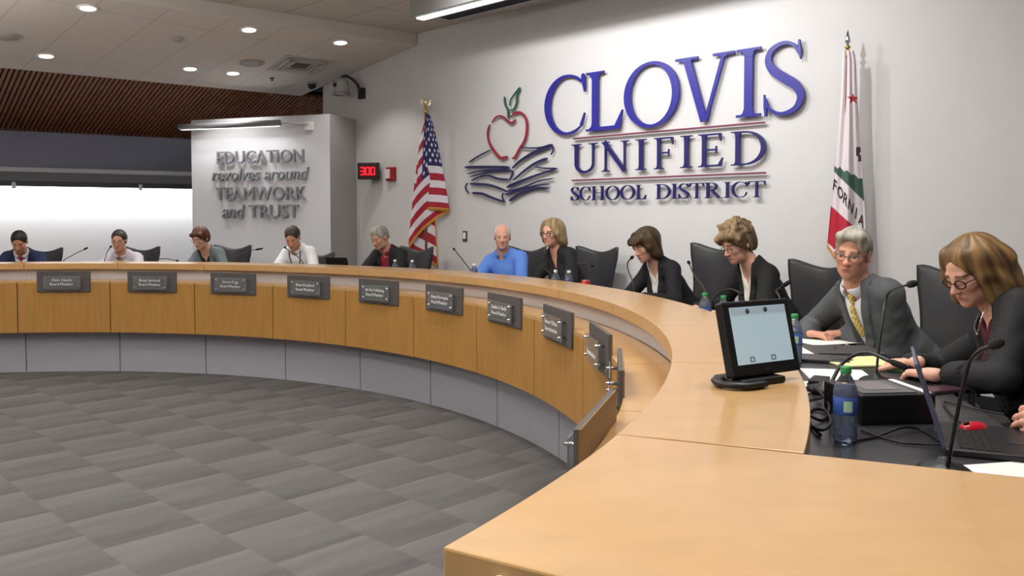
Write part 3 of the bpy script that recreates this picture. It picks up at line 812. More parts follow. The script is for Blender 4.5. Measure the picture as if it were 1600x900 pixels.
bevel(MB().arc(4.99, 6.05, Z_SLAB, Z_TOP, 113.27, 121.5).build('end_segment', M_TOP, ct, world=True), .004)
et = thing('dais_end_cabinet', 'maple end cabinet under the near end of the counter top', 'cabinet', P3(117.4, 5.4, 0))
MB().arc(5.03, 5.95, .44, 1.0685, 113.3, 120.9).build('carcass', M_FRONT, et, world=True)
MB().arc(5.06, 5.85, 0, .44, 113.3, 120.6).build('plinth', M_KICK, et, world=True)

# name plates
M_PLATE = mat('plate_charcoal', (84, 80, 80), .5, noise=.12, nscale=30, stretch=(1, 1, 12))
M_PLBACK = mat('plate_back_maple', (122, 94, 62), .5, noise=.1, nscale=14)
M_ACR = mat('clear_acrylic', (235, 238, 240), .05, trans=.92, ior=1.3, spec=.5)
M_CHROME = mat('chrome', (215, 215, 218), .18, 1.0)
M_LETW = mat('plate_lettering', (235, 235, 235), .5)
NAMES = ['', 'Chris Casado', 'Betsy Sandoval', 'Steven Fogg', 'Brian Heryford', 'Jim Van Volkinburg', 'Ginny Hovsepian', 'Sandra A. Budd', "Eimear O'Brien", '', '', '']
def plate_text(body, zc, parent, wmax=.25, h=.026):
    V, Fc = text_verts(body, 0, .1, 1)
    ref, _ = text_verts('B', 0, .1, 1); sy = h/ref[:, 1].max(); w = (V[:, 0].max()-V[:, 0].min()); sx = min(sy*1.0, wmax/w)
    X = np.c_[-(V[:, 0]-V[:, 0].min()-w/2)*sx, np.full(len(V), .0)+.0465+(V[:, 2]+.1)*.004, zc+V[:, 1]*sy]
    Fc = [f[::-1] for f in Fc]
    return link_mesh('lettering', X, Fc, M_LETW, parent)
def nameplate(k):
    th = SEATS[k]-(.6 if k == 11 else 0)
    p = P3(th, 4.808, .955)
    M = frame(p, math.degrees(math.atan2(CC[1]-p.y, CC[0]-p.x)))      # +Y faces the well
    place = {0: 'cut off by the left edge of the picture', 10: 'seen edge-on beside the counter', 11: 'nearest the camera, seen from behind'}.get(k, f'in front of {who[k]}')
    t = thing('nameplate', f'charcoal nameplate {place}', 'nameplate', M, 'nameplates on the dais')
    bevel(MB().box((0, .004, 0), (.265, .007, .105)).build('board', M_PLATE, t), .002)
    MB().box((0, -.0065, 0), (.265, .0035, .105)).build('backing', M_PLBACK, t)
    MB().box((0, .043, -.008), (.185, .0025, .068)).build('acrylic_sheet', M_ACR, t)
    for sx in (-1, 1):
        for sz in (-1, 1):
            MB().cyl((sx*.160, .011, -.008+sz*.045), (sx*.160, .058, -.008+sz*.045), .0065, n=10).build('standoff', M_CHROME, t)
    MB().cyl((-.215, .011, -.075), (-.215, .016, -.075), .006, n=10).build('screw', M_CHROME, t)
    if NAMES[k]: plate_text(NAMES[k], .006, t)
    plate_text('Superintendent' if k >= 8 else 'Board Member', -.036, t)
for k in range(12): nameplate(k)
# chrome cap on the end edge
p = on_z(766, 896, 1.095)
t = thing('edge_bumper', 'small pale round cap on the near end of the counter', 'knob', Matrix.Translation(Vector(P3(121.55, 5.09, 1.10))))
MB().lathe([(.001, 0), (.012, 0), (.012, .008), (.008, .012), (.001, .013)], M=Matrix.Rotation(R_(90), 4, 'X'), n=14).build('cap', M_WHITE, t)
# ------------------------------------------------------------------ people
def rotz(d): a = R_(d); return np.array([[math.cos(a), -math.sin(a), 0], [math.sin(a), math.cos(a), 0], [0, 0, 1]])
def rotx(d): a = R_(d); return np.array([[1, 0, 0], [0, math.cos(a), -math.sin(a)], [0, math.sin(a), math.cos(a)]])
def roty(d): a = R_(d); return np.array([[math.cos(a), 0, math.sin(a)], [0, 1, 0], [-math.sin(a), 0, math.cos(a)]])
def unit(v): v = np.array(v, float); return v/(np.linalg.norm(v)+1e-9)
def ik(sh, wr, l1, l2, hint):
    d = wr-sh; L = min(np.linalg.norm(d), l1+l2-.005); u = unit(d); wr = sh+u*L
    a = (l1*l1-l2*l2+L*L)/(2*L); hh = math.sqrt(max(0, l1*l1-a*a))
    n = np.array(hint, float); n = unit(n-u*(n@u)); return sh+u*a+n*hh, wr
def head_prims(S, H, R, fem, face=1.0):
    T = lambda p: H+R@np.array(p, float)
    j = .93 if fem else 1.0
    S.ell(T((0, -.012, .035)), (.074, .096, .083), .02, R)
    S.ell(T((0, .028, -.038)), (.058*j, .062, .078), .03, R)
    S.ell(T((0, .02, -.072)), (.050*j, .055, .042), .03, R)
    S.ell(T((0, .070, -.098)), (.022*j, .018, .019), .025, R)
    S.cap(T((-.034, .060, -.022)), T((-.040, .050, -.018)), .022, .02, .02); S.cap(T((.034, .060, -.022)), T((.040, .050, -.018)), .022, .02, .02)
    S.cap(T((-.034, .076, .020)), T((.034, .076, .020)), .011, .011, .016)
    for x in (-.031, .031): S.ell(T((x, .098, .000)), (.019, .017, .012), .012, R, op='s')
    S.cap(T((0, .086, .012)), T((0, .104, -.030)), .008, .0115, .010)
    S.ell(T((0, .106, -.034)), (.0125, .012, .010), .008, R)
    for x in (-.012, .012): S.ell(T((x, .095, -.037)), (.008, .010, .007), .006, R)
    for x in (-.031, .031): S.ell(T((x, .0735, -.001)), (.0145, .0125, .0105), .003, R)
    S.cap(T((-.017, .083, -.064)), T((.017, .083, -.064)), .0055, .0055, .010); S.cap(T((0, .088, -.0625)), T((0, .088, -.0625)), .007, .007, .01)
    S.cap(T((-.014, .084, -.074)), T((.014, .084, -.074)), .0065, .0065, .009)
    S.cap(T((-.021, .093, -.0685)), T((.021, .093, -.0685)), .0022, .0022, .004, op='s')
    for sx in (-1, 1):
        Re = R@rotz(sx*-18)
        S.ell(T((sx*.077, -.012, -.008)), (.010, .019, .032), .008, Re)
        S.ell(T((sx*.085, -.006, -.004)), (.007, .010, .018), .006, Re, op='s')
def face_colors(V, H, R, skin, brow, lips, eyes, iris):
    P = (V-H)@R; x, y, z = P[:, 0], P[:, 1], P[:, 2]
    C = np.tile(np.array(lin(skin)), (len(V), 1)); fr = y > .05
    def mixc(m, c): 
        m = np.clip(m, 0, 1)[:, None]; C[:] = C*(1-m)+np.array(lin(c))*m
    red = [min(255, skin[0]*1.0), skin[1]*.82, skin[2]*.80]
    for sx in (-.036, .036): mixc(.45*np.exp(-(((x-sx)/.018)**2+((z+.03)/.016)**2))*fr, red)
    mixc(.4*np.exp(-((x/.014)**2+((z+.034)/.014)**2))*fr, red)
    lm = np.clip(1.6-np.sqrt((x/.024)**2+((z+.0685)/.0105)**2)*1.15, 0, 1)*fr; mixc(lm*.85, lips)
    mixc(np.clip(1-np.abs(z+.0685)/.0018, 0, 1)*(np.abs(x) < .022)*fr*.8, [v*.45 for v in lips])
    bz = .0235-.12*np.maximum(np.abs(x)-.035, 0); mixc(np.clip(1.5-np.abs(z-bz)/.0045, 0, 1)*((np.abs(x) > .012) & (np.abs(x) < .052))*fr*.95, brow)
    if eyes:
        for sx in (-.031, .031):
            d = np.sqrt(((x-sx)/.0125)**2+((z+.002)/.0044)**2); op_ = np.clip((1.15-d)*5, 0, 1)*fr; mixc(op_, (190, 182, 176))
            d = np.sqrt((x-sx)**2+(z+.0015)**2); mixc(np.clip((.0064-d)/.0012, 0, 1)*op_, iris)
            mixc(np.clip(1.2-np.abs(z-.0035)/.0022, 0, 1)*(np.abs(x-sx) < .0145)*fr*.8, (60, 40, 34))
    else:
        for sx in (-.031, .031): mixc(np.clip(1.2-np.abs(z+.0075)/.002, 0, 1)*(np.abs(x-sx) < .014)*fr*.8, (70, 46, 40))
    return C
def hand_prims(S, W, R, side, curl=(25, 30, 20), spread=1.0, thumb=1.0, k=.006):
    # wrist at W; R columns: x lateral, y along the hand, z back of the hand; side +1: thumb at -x (right hand palm down)
    T = lambda p: W+R@np.array(p, float)
    S.cap(T((0, -.03, 0)), T((0, .015, 0)), .026, .024, .015)
    S.rbox(T((0, .050, 0)), (.026, .036, .003), .011, .014, R)
    S.cap(T((-side*.022, .02, -.006)), T((-side*.034, .045, -.008)), .015, .013, .012)
    Ls = [.070, .080, .075, .058]
    for i, L in enumerate(Ls):
        x = -side*(-.0305+.0203*(3-i)); yb = .090-.006*abs(i-1.3)
        p = np.array([x, yb-.012, .001]); a = 0; fan = (i-1.5)*4*spread*side
        segs = [(.46, .0094), (.30, .0088), (.24, .0080)]; r0 = .0098
        for (f, r), c in zip(segs, curl):
            a += c; d = np.array([math.sin(R_(fan))*math.cos(R_(a)), math.cos(R_(fan))*math.cos(R_(a)), -math.sin(R_(a))])
            q = p+d*(L*f+.004); S.cap(T(p), T(q), r0, r, k); p = q; r0 = r
    p = np.array([-side*.030, .035, -.006]); ang = (38, 22, 8)
    for (L, r), an in zip(((.034, .0115), (.030, .0105), (.022, .009)), ang):
        d = np.array([-side*math.sin(R_(an*thumb)), math.cos(R_(an*thumb)), -.22]); d /= np.linalg.norm(d); q = p+d*L; S.cap(T(p), T(q), r+.001, r, k); p = q
SKINS = {}
def skin_mat():
    m = mat('skin', (200, 150, 125), .5, attr='Col', spec=.35)
    b = m.node_tree.nodes['Principled BSDF']; b.inputs['Subsurface Weight'].default_value = .06; b.inputs['Subsurface Radius'].default_value = (.02, .008, .005)
    return m
def hair_mat(name, rgb, lo=.55, hi=1.5):
    if name in MATS: return MATS[name]
    m = bpy.data.materials.new(name); m.use_nodes = True; nt = m.node_tree; N = nt.nodes; L = nt.links; b = N['Principled BSDF']
    b.inputs['Roughness'].default_value = .5; b.inputs['Specular IOR Level'].default_value = .35
    a = N.new('ShaderNodeAttribute'); a.attribute_name = 'Col'
    L.new(a.outputs['Color'], b.inputs['Base Color']); MATS[name] = m; return m
def fbm(P, seed, octv=3):
    rs = np.random.RandomState(seed); v = np.zeros(len(P)); amp = 1.0; fr = 1.0
    for o in range(octv):
        for _ in range(4):
            d = rs.normal(size=3); d /= np.linalg.norm(d); v += amp*np.sin((P@d)*fr+rs.uniform(0, 6.28)); 
        amp *= .55; fr *= 1.9
    return v/4
def person(cfg):
    h = cfg.get('res', .0065); fem = cfg.get('fem', False)
    th, Rp = cfg['th'], cfg.get('Rp', 6.36)
    base = P2(th, Rp); hd = math.degrees(math.atan2(CC[1]-base[1], CC[0]-base[0]))+cfg.get('turn', 0)
    M = frame((base[0], base[1], PLAT), hd); Mi = np.array(M.inverted())
    loc = lambda w: (Mi[:3, :3]@np.array(w, float)+Mi[:3, 3])
    root = thing('person', cfg['label'], 'person', M)
    if 'head' in cfg: H = loc(on_R(*cfg['head'], cfg['Rh']))
    else: H = np.array(cfg['H'])
    yaw, pit, rol = cfg.get('yaw', 0), cfg.get('pitch', 0), cfg.get('roll', 0)
    R = rotz(yaw)@rotx(-pit)@roty(rol)
    Rn = rotz(yaw*.5)@rotx(-pit*.55)
    nb = H+R@np.array((0, -.028, -.075))+Rn@np.array((0, -.022, -.085)); 
    sc = cfg.get('size', 1.0)
    pel = np.array([cfg.get('px', 0.0), cfg.get('py', -.02), cfg.get('pz', .58)])
    sp = nb-pel; up = unit(sp)
    xa = unit(np.array(rotz(cfg.get('ty', 0))@np.array([1, 0, 0]))); xa = unit(xa-up*(xa@up)); fw = np.cross(up, xa)
    Rt = np.stack([xa, fw, up], 1)
    sw = (.165 if not fem else .145)*sc
    cw = (.165 if not fem else .140)*sc; cd = (.112 if not fem else .100)*sc
    bel = cfg.get('belly', 0)
    TT = lambda p: nb+Rt@np.array(p, float)
    Ls = np.linalg.norm(sp)
    shl = {s_: TT((s_*sw, -.005, -.078)) for s_ in (-1, 1)}
    desk = Z_DESK-PLAT
    yd = Rp-cfg.get('hand_R', 5.80)
    wr = {}; el = {}
    hands = cfg.get('hands', {})
    for s_ in (-1, 1):
        w = np.array(hands[s_]['w'] if s_ in hands else (s_*.15, yd, desk+.03))
        hint = hands.get(s_, {}).get('hint', (s_*.7, -.35, -.8))
        el[s_], wr[s_] = ik(shl[s_], w, .285*sc, .25*sc, hint)
    def torso(S, off, k=.03):
        S.ell(pel, (.165*sc, .115*sc, .12), k+.02, None, off)
        S.cap(pel+(0, .01, .05), pel+sp*.5+fw*.01, .115*sc+bel*.2, .118*sc, .05, off)
        S.ell(pel+sp*.30+fw*(.02+bel*.6), (.135*sc+bel*.4, .112*sc+bel, .13), .04, Rt, off)
        S.ell(TT((0, .0, -.20)), (cw, cd, .17), .04, Rt, off)
        S.cap(TT((-sw*.84, -.008, -.086)), TT((sw*.84, -.008, -.086)), .056*sc, .056*sc, .035, off)
        for s_ in (-1, 1): S.cap(TT((s_*.03, -.014, .004)), TT((s_*sw*.75, -.012, -.062)), .046, .044, .03, off)
        if fem:
            for s_ in (-1, 1): S.ell(TT((s_*.066, .075, -.225)), (.062, .055, .062), .05, Rt, off)
    def arms(S, off, frac=1.0, k=.02, sides=(-1, 1)):
        g = .9 if fem else 1.0
        for s_ in sides:
            S.cap(shl[s_], el[s_], .051*g*sc, .042*g*sc, .035, off); S.cap(el[s_], el[s_]+(wr[s_]-el[s_])*frac, .043*g*sc, (.043+(.028-.043)*frac)*g*sc, k, off)
    knee = {s_: np.array([s_*.12, .42, .53]) for s_ in (-1, 1)}; ank = {s_: np.array([s_*.13, .40+.03*s_, .10]) for s_ in (-1, 1)}
    hip = {s_: pel+np.array((s_*.085, .02, -.04)) for s_ in (-1, 1)}
    def legs(S, off):
        for s_ in (-1, 1):
            S.cap(hip[s_], knee[s_], .085*sc, .058, .03, off); S.cap(knee[s_], ank[s_], .056, .038, .02, off)
    lo = np.minimum.reduce([pel-.26, H-.19, el[-1]-.12, el[1]-.12, wr[-1]-.24, wr[1]-.24]); hi = np.maximum.reduce([pel+.26, H+.19, el[-1]+.12, el[1]+.12, wr[-1]+.24, wr[1]+.24])
    # --- body: one continuous skin
    S = Field(np.minimum(lo, (-.3, -.3, -.01)), np.maximum(hi, (.3, .72, 1)), h)
    torso(S, -.012); arms(S, -.008); legs(S, -.012)
    for s_ in (-1, 1):
        S.cap(ank[s_]-np.array((0, .03, .04)), ank[s_]+np.array((0, .14, -.065)), .035, .03, .02)
        if s_ in hands and hands[s_].get('R') is not None: Rh = hands[s_]['R']
        else:
            fy = unit(unit(wr[s_]-el[s_])*np.array((1, 1, .15))+np.array((-s_*.5, .1, 0))); fz = unit(np.array((0, 0, 1))-fy*fy[2]); Rh = np.stack([np.cross(fy, fz), fy, fz], 1)
        hp = hands.get(s_, {})
        hand_prims(S, wr[s_], Rh, s_, hp.get('curl', (22, 26, 18)))
    S.cap(H+R@np.array((0, -.022, -.06)), nb+Rt@np.array((0, -.005, -.03)), .050 if fem else .056, .056 if fem else .064, .03)
    head_prims(S, H, R, fem)
    V, Fq = S.mesh()
    colr = face_colors(V, H, R, cfg['skin'], cfg.get('brow', (90, 70, 55)), cfg.get('lips', (176, 108, 98)), cfg.get('eyes', False), (60, 70, 80))
    np_link('body', V, Fq, skin_mat(), root, colr)
    # --- clothes
    neck_a = nb+Rt@np.array((0, .004, -.05)); neck_b = H+R@np.array((0, -.02, -.06))
    def cloth(name, m, off, sleeves=0.0, vz=None, vw=.075, nr=.064, lapel=0.0, hem=None, hres=None, fold=.004, ylim=0.0, vbase=.0):
        q = Field(lo, hi, hres or h)
        torso(q, off)
        if sleeves: arms(q, off+.004, sleeves)
        sl, X, Y, Z = q.all(); X = X-nb[0]; Y = Y-nb[1]; Z = Z-nb[2]
        x = Rt[0, 0]*X+Rt[1, 0]*Y+Rt[2, 0]*Z; y = Rt[0, 1]*X+Rt[1, 1]*Y+Rt[2, 1]*Z; z = Rt[0, 2]*X+Rt[1, 2]*Y+Rt[2, 2]*Z
        if vz is not None:
            w = vbase+vw*np.clip((z-vz)/(-vz), 0, 1.25)
            if lapel: q.D -= lapel*((np.abs(x)-w < .048) & (y > .0) & (z > vz) & (z < .03)).astype(np.float32)*np.clip((np.abs(x)-w+.002)/.004, 0, 1)
            wd = np.maximum(np.maximum(np.abs(x)-w, .0-y), vz-z)
            q.D = np.maximum(q.D, -wd)
        q.cap(neck_a, neck_b, nr, nr, .006, op='s')
        q.D = np.maximum(q.D, (-Ls-.06)-z)
        Vq, Fqq = q.mesh()
        Nf = fbm((Vq@rotx(35).T)*np.array((22, 22, 34)), cfg['seed'], 3)*fold
        c = Vq-nb
        d = unit(np.array((0, 0, 1)))
        # push along an outward direction from the spine
        tt = np.clip((Vq-pel)@up, 0, Ls); ax = pel+tt[:, None]*up; o = Vq-ax; o /= (np.linalg.norm(o, axis=1)[:, None]+1e-6)
        Vq = Vq+o*(Nf*np.clip(1.6-(np.linalg.norm(c, axis=1)*1.2), .4, 1))[:, None]
        return np_link(name, Vq, Fqq, m, root)
    st = cfg['style']
    if st == 'suit':
        cloth('shirt', mat(*cfg['shirt']), .004, 0, nr=.0635, fold=0)
        cloth('jacket', mat(*cfg['jacket']), .015, .93, vz=-.34, vw=.078, nr=.076, lapel=.009, fold=.006)
    elif st == 'blazer':
        cloth('top', mat(*cfg['shirt']), .003, 0, vz=cfg.get('topv', -.12), vw=cfg.get('topw', .06), nr=.066, fold=0)
        cloth('jacket', mat(*cfg['jacket']), .013, .93, vz=cfg.get('vz', -.36), vw=cfg.get('vw', .075), nr=.074, lapel=.008, fold=.0055)
    elif st == 'shirt':
        cloth('shirt', mat(*cfg['shirt']), .010, .95, vz=-.035, vw=.016, nr=.064, fold=.006)
    # trousers and shoes
    q = Field((-.32, -.32, -.01), (.32, .62, .75), .011)
    q.ell(pel+np.array((0, 0, -.02)), (.172*sc, .122*sc, .115), .04); legs(q, .004)
    q.D = np.maximum(q.D, (.085-q.all()[3])); q.D = np.maximum(q.D, q.all()[3]-(pel[2]+.06))
    V, Fq = q.mesh(); np_link('trousers', V, Fq, mat(*cfg.get('trousers', ('trouser_dark', (34, 34, 40), .8))), root)
    for s_ in (-1, 1):
        q = Field(ank[s_]-.16, ank[s_]+np.array((.16, .26, .1)), .009)
        q.cap(ank[s_]-np.array((0, .035, .04)), ank[s_]+np.array((0, .155, -.065)), .045, .038, .02); q.D = np.maximum(q.D, .004-q.all()[3])
        V, Fq = q.mesh(); np_link('shoe', V, Fq, mat('shoe_black', (22, 20, 20), .3), root)
    if st in ('suit', 'shirt') and cfg.get('collar', True):
        q = Field(nb-.14, nb+.14, min(h, .005))
        cd_ = unit(neck_b-neck_a); ca = nb+Rt@np.array((0, .002, -.012)); cb = ca+cd_*.040
        q.cap(ca, cb, .079, .070, .004); q.cap(ca-cd_*.03, cb+cd_*.08, .066, .060, .003, op='s')
        sl, X, Y, Z = q.all(); X = X-nb[0]; Y = Y-nb[1]; Z = Z-nb[2]
        x = Rt[0, 0]*X+Rt[1, 0]*Y+Rt[2, 0]*Z; y = Rt[0, 1]*X+Rt[1, 1]*Y+Rt[2, 1]*Z; z = Rt[0, 2]*X+Rt[1, 2]*Y+Rt[2, 2]*Z
        q.D = np.maximum(q.D, -np.maximum(np.abs(x)-(.010+.5*np.clip(.015-z, 0, .05)), -y))
        a_ = ca-nb; q.D = np.maximum(q.D, ((X-(cb-nb)[0])*cd_[0]+(Y-(cb-nb)[1])*cd_[1]+(Z-(cb-nb)[2])*cd_[2]).astype(np.float32)+.004+.22*np.clip(y+.03, 0, .2))
        q.D = np.maximum(q.D, -.045-z)
        try:
            V, Fq = q.mesh(); np_link('collar', V, Fq, mat(*cfg.get('collar_mat', cfg['shirt'])), root)
        except ValueError: pass
    def chest_front(z, extra=0.0):               # front of the shirt at torso height z
        q_ = -1
        best = 0
        for c0, rr in (((0, .0, -.20), (cw, cd, .17)),):
            s2 = 1-((z-c0[2])/rr[2])**2
            if s2 > 0: best = max(best, c0[1]+rr[1]*math.sqrt(s2))
        sb_ = pel+sp*.30+fw*(.02+bel*.6); cb_ = Rt.T@(sb_-nb); s2 = 1-((z-cb_[2])/.13)**2
        if s2 > 0: best = max(best, cb_[1]+(.112*sc+bel)*math.sqrt(s2))
        best = max(best, .058*sc-.008)
        return best+.006+extra
    if cfg.get('tie'):
        q = Field(nb-.42, nb+.2, .005)
        zs = [-.035, -.06, -.10, -.16, -.22, -.28, -.33, -.37]; ww = [.016, .013, .018, .024, .029, .033, .035, .03]
        for (z0, w0), (z1, w1) in zip(list(zip(zs, ww))[:-1], list(zip(zs, ww))[1:]):
            for f in (0, .5):
                zc = z0+(z1-z0)*f; wc = w0+(w1-w0)*f
                q.ell(TT((0, chest_front(zc, .006), zc)), (wc, .007, abs(z1-z0)*.42), .006, Rt)
        q.ell(TT((0, chest_front(-.04, .010), -.035)), (.019, .012, .018), .006, Rt)
        V, Fq = q.mesh()
        C = np.tile(np.array(lin(cfg['tie'][0])), (len(V), 1))
        if len(cfg['tie']) > 1:
            P = (V-nb)@Rt; sgn = ((P[:, 0]*.8+P[:, 2])/.022) % 1.0
            C[sgn < .45] = lin(cfg['tie'][1])
        np_link('tie', V, Fq, mat('tie_fabric', (200, 170, 60), .5, attr='Col'), root, C)
    if cfg.get('lanyard'):
        pts = [TT((-.05, -.02, .03)), TT((-.075, .06, -.03)), TT((-.045, chest_front(-.15, .012), -.15)), TT((0, chest_front(-.27, .014), -.27)), TT((.045, chest_front(-.15, .012), -.15)), TT((.075, .06, -.03)), TT((.05, -.02, .03))]
        MB().tube(catmull(pts, 5), .006, 6).build('lanyard', mat('lanyard_grey', (60, 60, 70), .7), root)
        MB().box(TT((0, chest_front(-.30, .016), -.31)), (.028, .003, .04), Matrix(Rt.tolist())).build('badge', M_WHITE, root)
    if cfg.get('necklace'):
        pts = [TT((s_*.058, .03, .01)) for s_ in (-1,)]+[TT((-.04, .085, -.045)), TT((0, .108, -.085)), TT((.04, .085, -.045)), TT((.058, .03, .01))]
        MB().tube(catmull(pts, 5), .0025, 6).build('necklace', M_CHROME, root)
        MB().lathe([(.001, -.006), (.006, 0), (.001, .006)], TT((0, .112, -.09)), 10).build('pendant', M_CHROME, root)
    # --- hair
    hs = cfg['hair']; T = lambda p: H+R@np.array(p, float)
    q = Field(H-.26, H+.26, min(h, .0055)); cut = True
    if hs == 'short':
        q.ell(T((0, -.016, .042)), (.082, .102, .086), .02, R); q.ell(T((0, -.055, .0)), (.072, .062, .085), .03, R)
        q.ell(T((0, .118, -.050)), (.086, .112, .134), .012, R, op='s'); q.ell(T((0, .135, -.06)), (.30, .115, .09), .008, R, op='s'); q.ell(T((0, .0, -.115)), (.30, .30, .068), .01, R, op='s')
        for sx in (-1, 1): q.ell(T((sx*.08, .005, -.018)), (.03, .035, .036), .008, R, op='s')
        amp, fs = .0035, 60
    elif hs == 'receding':
        q.ell(T((0, -.022, .030)), (.081, .098, .088), .02, R); q.ell(T((0, -.06, -.01)), (.072, .055, .080), .03, R)
        q.ell(T((0, .08, .055)), (.058, .112, .115), .012, R, op='s'); q.ell(T((0, .0, -.125)), (.3, .3, .065), .01, R, op='s')
        for sx in (-1, 1): q.ell(T((sx*.08, .010, -.02)), (.03, .032, .034), .008, R, op='s')
        q.ell(T((0, .12, -.03)), (.3, .09, .12), .01, R, op='s'); amp, fs = .003, 60
    elif hs == 'swept':
        q.ell(T((0, -.014, .046)), (.082, .104, .088), .02, R); q.ell(T((0, -.055, .0)), (.074, .064, .085), .03, R)
        q.cap(T((-.045, .062, .098)), T((.045, .066, .090)), .028, .024, .03)
        q.ell(T((0, .125, -.045)), (.084, .112, .132), .012, R, op='s'); q.ell(T((0, .135, -.06)), (.30, .115, .09), .008, R, op='s'); q.ell(T((0, .0, -.115)), (.30, .30, .066), .01, R, op='s')
        for sx in (-1, 1): q.ell(T((sx*.08, .006, -.018)), (.03, .034, .036), .008, R, op='s')
        amp, fs = .005, 45
    elif hs == 'pixie':
        q.ell(T((0, -.016, .045)), (.090, .108, .090), .02, R); q.ell(T((0, -.055, -.005)), (.082, .065, .09), .03, R)
        q.cap(T((-.06, .075, .075)), T((.05, .082, .07)), .024, .022, .03)
        for sx in (-1, 1): q.cap(T((sx*.076, .02, .02)), T((sx*.078, .012, -.035)), .016, .008, .02)
        q.ell(T((0, .125, -.05)), (.068, .11, .116), .01, R, op='s'); q.ell(T((0, .0, -.14)), (.3, .3, .068), .01, R, op='s'); amp, fs = .005, 45
    elif hs == 'tousled':
        q.ell(T((0, -.018, .048)), (.098, .112, .098), .02, R); q.ell(T((0, -.062, .0)), (.092, .068, .10), .03, R)
        rs = np.random.RandomState(3)
        for _ in range(46):
            a = rs.uniform(0, 2*PI); e = rs.uniform(.05, 1.35); d = np.array((math.cos(a)*math.cos(e)*.094, math.sin(a)*math.cos(e)*.106-.02, .05+math.sin(e)*.095))
            if d[1] > .055 and d[2] < .05: continue
            q.cap(T(d), T(d+np.array((rs.uniform(-.03, .03), rs.uniform(-.03, .03), rs.uniform(-.02, .02)))), .017, .009, .012)
        for sx in (-1, 1): q.cap(T((sx*.082, .035, .045)), T((sx*.088, .01, -.03)), .026, .014, .02)
        q.cap(T((-.06, .078, .082)), T((.07, .080, .06)), .024, .022, .03); q.cap(T((.05, .088, .06)), T((.075, .07, .018)), .018, .010, .02)
        q.ell(T((0, .125, -.05)), (.066, .105, .116), .008, R, op='s'); q.ell(T((0, .0, -.145)), (.3, .3, .066), .01, R, op='s'); amp, fs = .008, 42
    elif hs in ('bob', 'long'):
        dn = -.11 if hs == 'bob' else -.135
        q.ell(T((0, -.030, .043)), (.093, .109, .094), .02, R)
        fall = lambda p, L: T(p)+np.array((0, -.012, -L))
        q.cap(T((0, -.075, .02)), fall((0, -.085, .01), -dn-.01), .058, .050, .05)
        if hs == 'long':
            for sx in (-1, 1): q.cap(fall((sx*.055, -.080, .02), .02), fall((sx*.075, -.120, .0), -dn-.02), .062, .040, .04); q.cap(fall((sx*.088, -.03, .0), .03), fall((sx*.108, -.045, .0), -dn-.02), .040, .022, .03)
        for sx in (-1, 1):
            q.cap(T((sx*.066, -.004, .055)), fall((sx*.086, -.018, .0), -dn-.045), .034, .034, .035); q.cap(T((sx*.06, -.045, .03)), fall((sx*.076, -.055, .0), -dn-.02), .050, .044, .04)
            q.cap(T((sx*.05, .036, .090)), T((sx*.084, .028, .0)), .022, .022, .03); q.cap(T((sx*.084, .034, .0)), fall((sx*.088, .012, -.01), .05), .020, .016, .02)
        fz = cfg.get('fringe', 0)
        if fz: q.cap(T((-.055, .082, .072)), T((.055, .082, .068)), .022, .022, .03); q.cap(T((-.03, .098, .055)), T((.05, .094, .05)), .018, .018, .02)
        q.ell(T((0, .142 if not fz else .128, -.028 if not fz else -.066)), (.097 if not fz else .068, .094 if not fz else .112, .126 if not fz else .112), .010, R, op='s')
        q.ell(T((0, .12, -.06)), (.060, .11, .10), .010, R, op='s')
        q.cap(neck_b, neck_a, .050, .055, .01, op='s'); amp, fs = .0025, 60
    V, Fq = q.mesh()
    P = (V-H)@R; rad = P-np.array((0, -.02, .03)); nrm = rad/(np.linalg.norm(rad, axis=1)[:, None]+1e-6)
    ang = np.arctan2(P[:, 0], P[:, 1]+.06)
    strand = fbm(np.c_[ang*fs*.22, P[:, 2]*fs*.25+P[:, 1]*6, P[:, 0]*fs*.3], cfg['seed']+9, 3)
    V = V+(nrm*(strand*amp)[:, None])@R.T
    if hs == 'long':
        wv = np.sin(V[:, 2]*62+2.2*np.sin(ang*3.0))*np.clip((.05-P[:, 2])/.08, 0, 1)*.0055; V = V+(nrm*wv[:, None])@R.T
    fine = fbm(np.c_[ang*26, P[:, 2]*22, P[:, 0]*120+P[:, 1]*60], cfg['seed']+5, 3)
    c0 = np.array(lin(cfg['hairc'])); c1 = np.array(lin(cfg.get('hairc2', tuple(min(255, v*1.35) for v in cfg['hairc']))))
    f = np.clip(.42+.45*strand+.35*fine, 0, 1)[:, None]
    np_link('hair', V, Fq, hair_mat('hair_strands', cfg['hairc']), root, c0*(1-f)+c1*f)
    if cfg.get('glasses'):
        g = MB()
        for sx in (-1, 1):
            n = 20; ring = [T((sx*.031+.022*math.cos(2*PI*i/n), .098-.006*abs(math.cos(2*PI*i/n))*(1 if math.cos(2*PI*i/n)*sx > 0 else 0), -.004+.0165*math.sin(2*PI*i/n))) for i in range(n+1)]
            g.tube(ring, .0017 if not cfg.get('bold') else .0026, 6)
            g.tube([T((sx*.053, .092, .002)), T((sx*.078, .04, .004)), T((sx*.082, -.005, .0))], .002, 6)
        g.tube([T((-.010, .103, .001)), T((0, .106, .004)), T((.010, .103, .001))], .0018, 6)
        g.build('glasses', mat('spectacle_'+('bold' if cfg.get('bold') else 'metal'), (30, 24, 24) if cfg.get('bold') else (96, 92, 96), .3, .4), root)
    return root, dict(H=H, nb=nb, Rt=Rt, wr=wr, M=M)

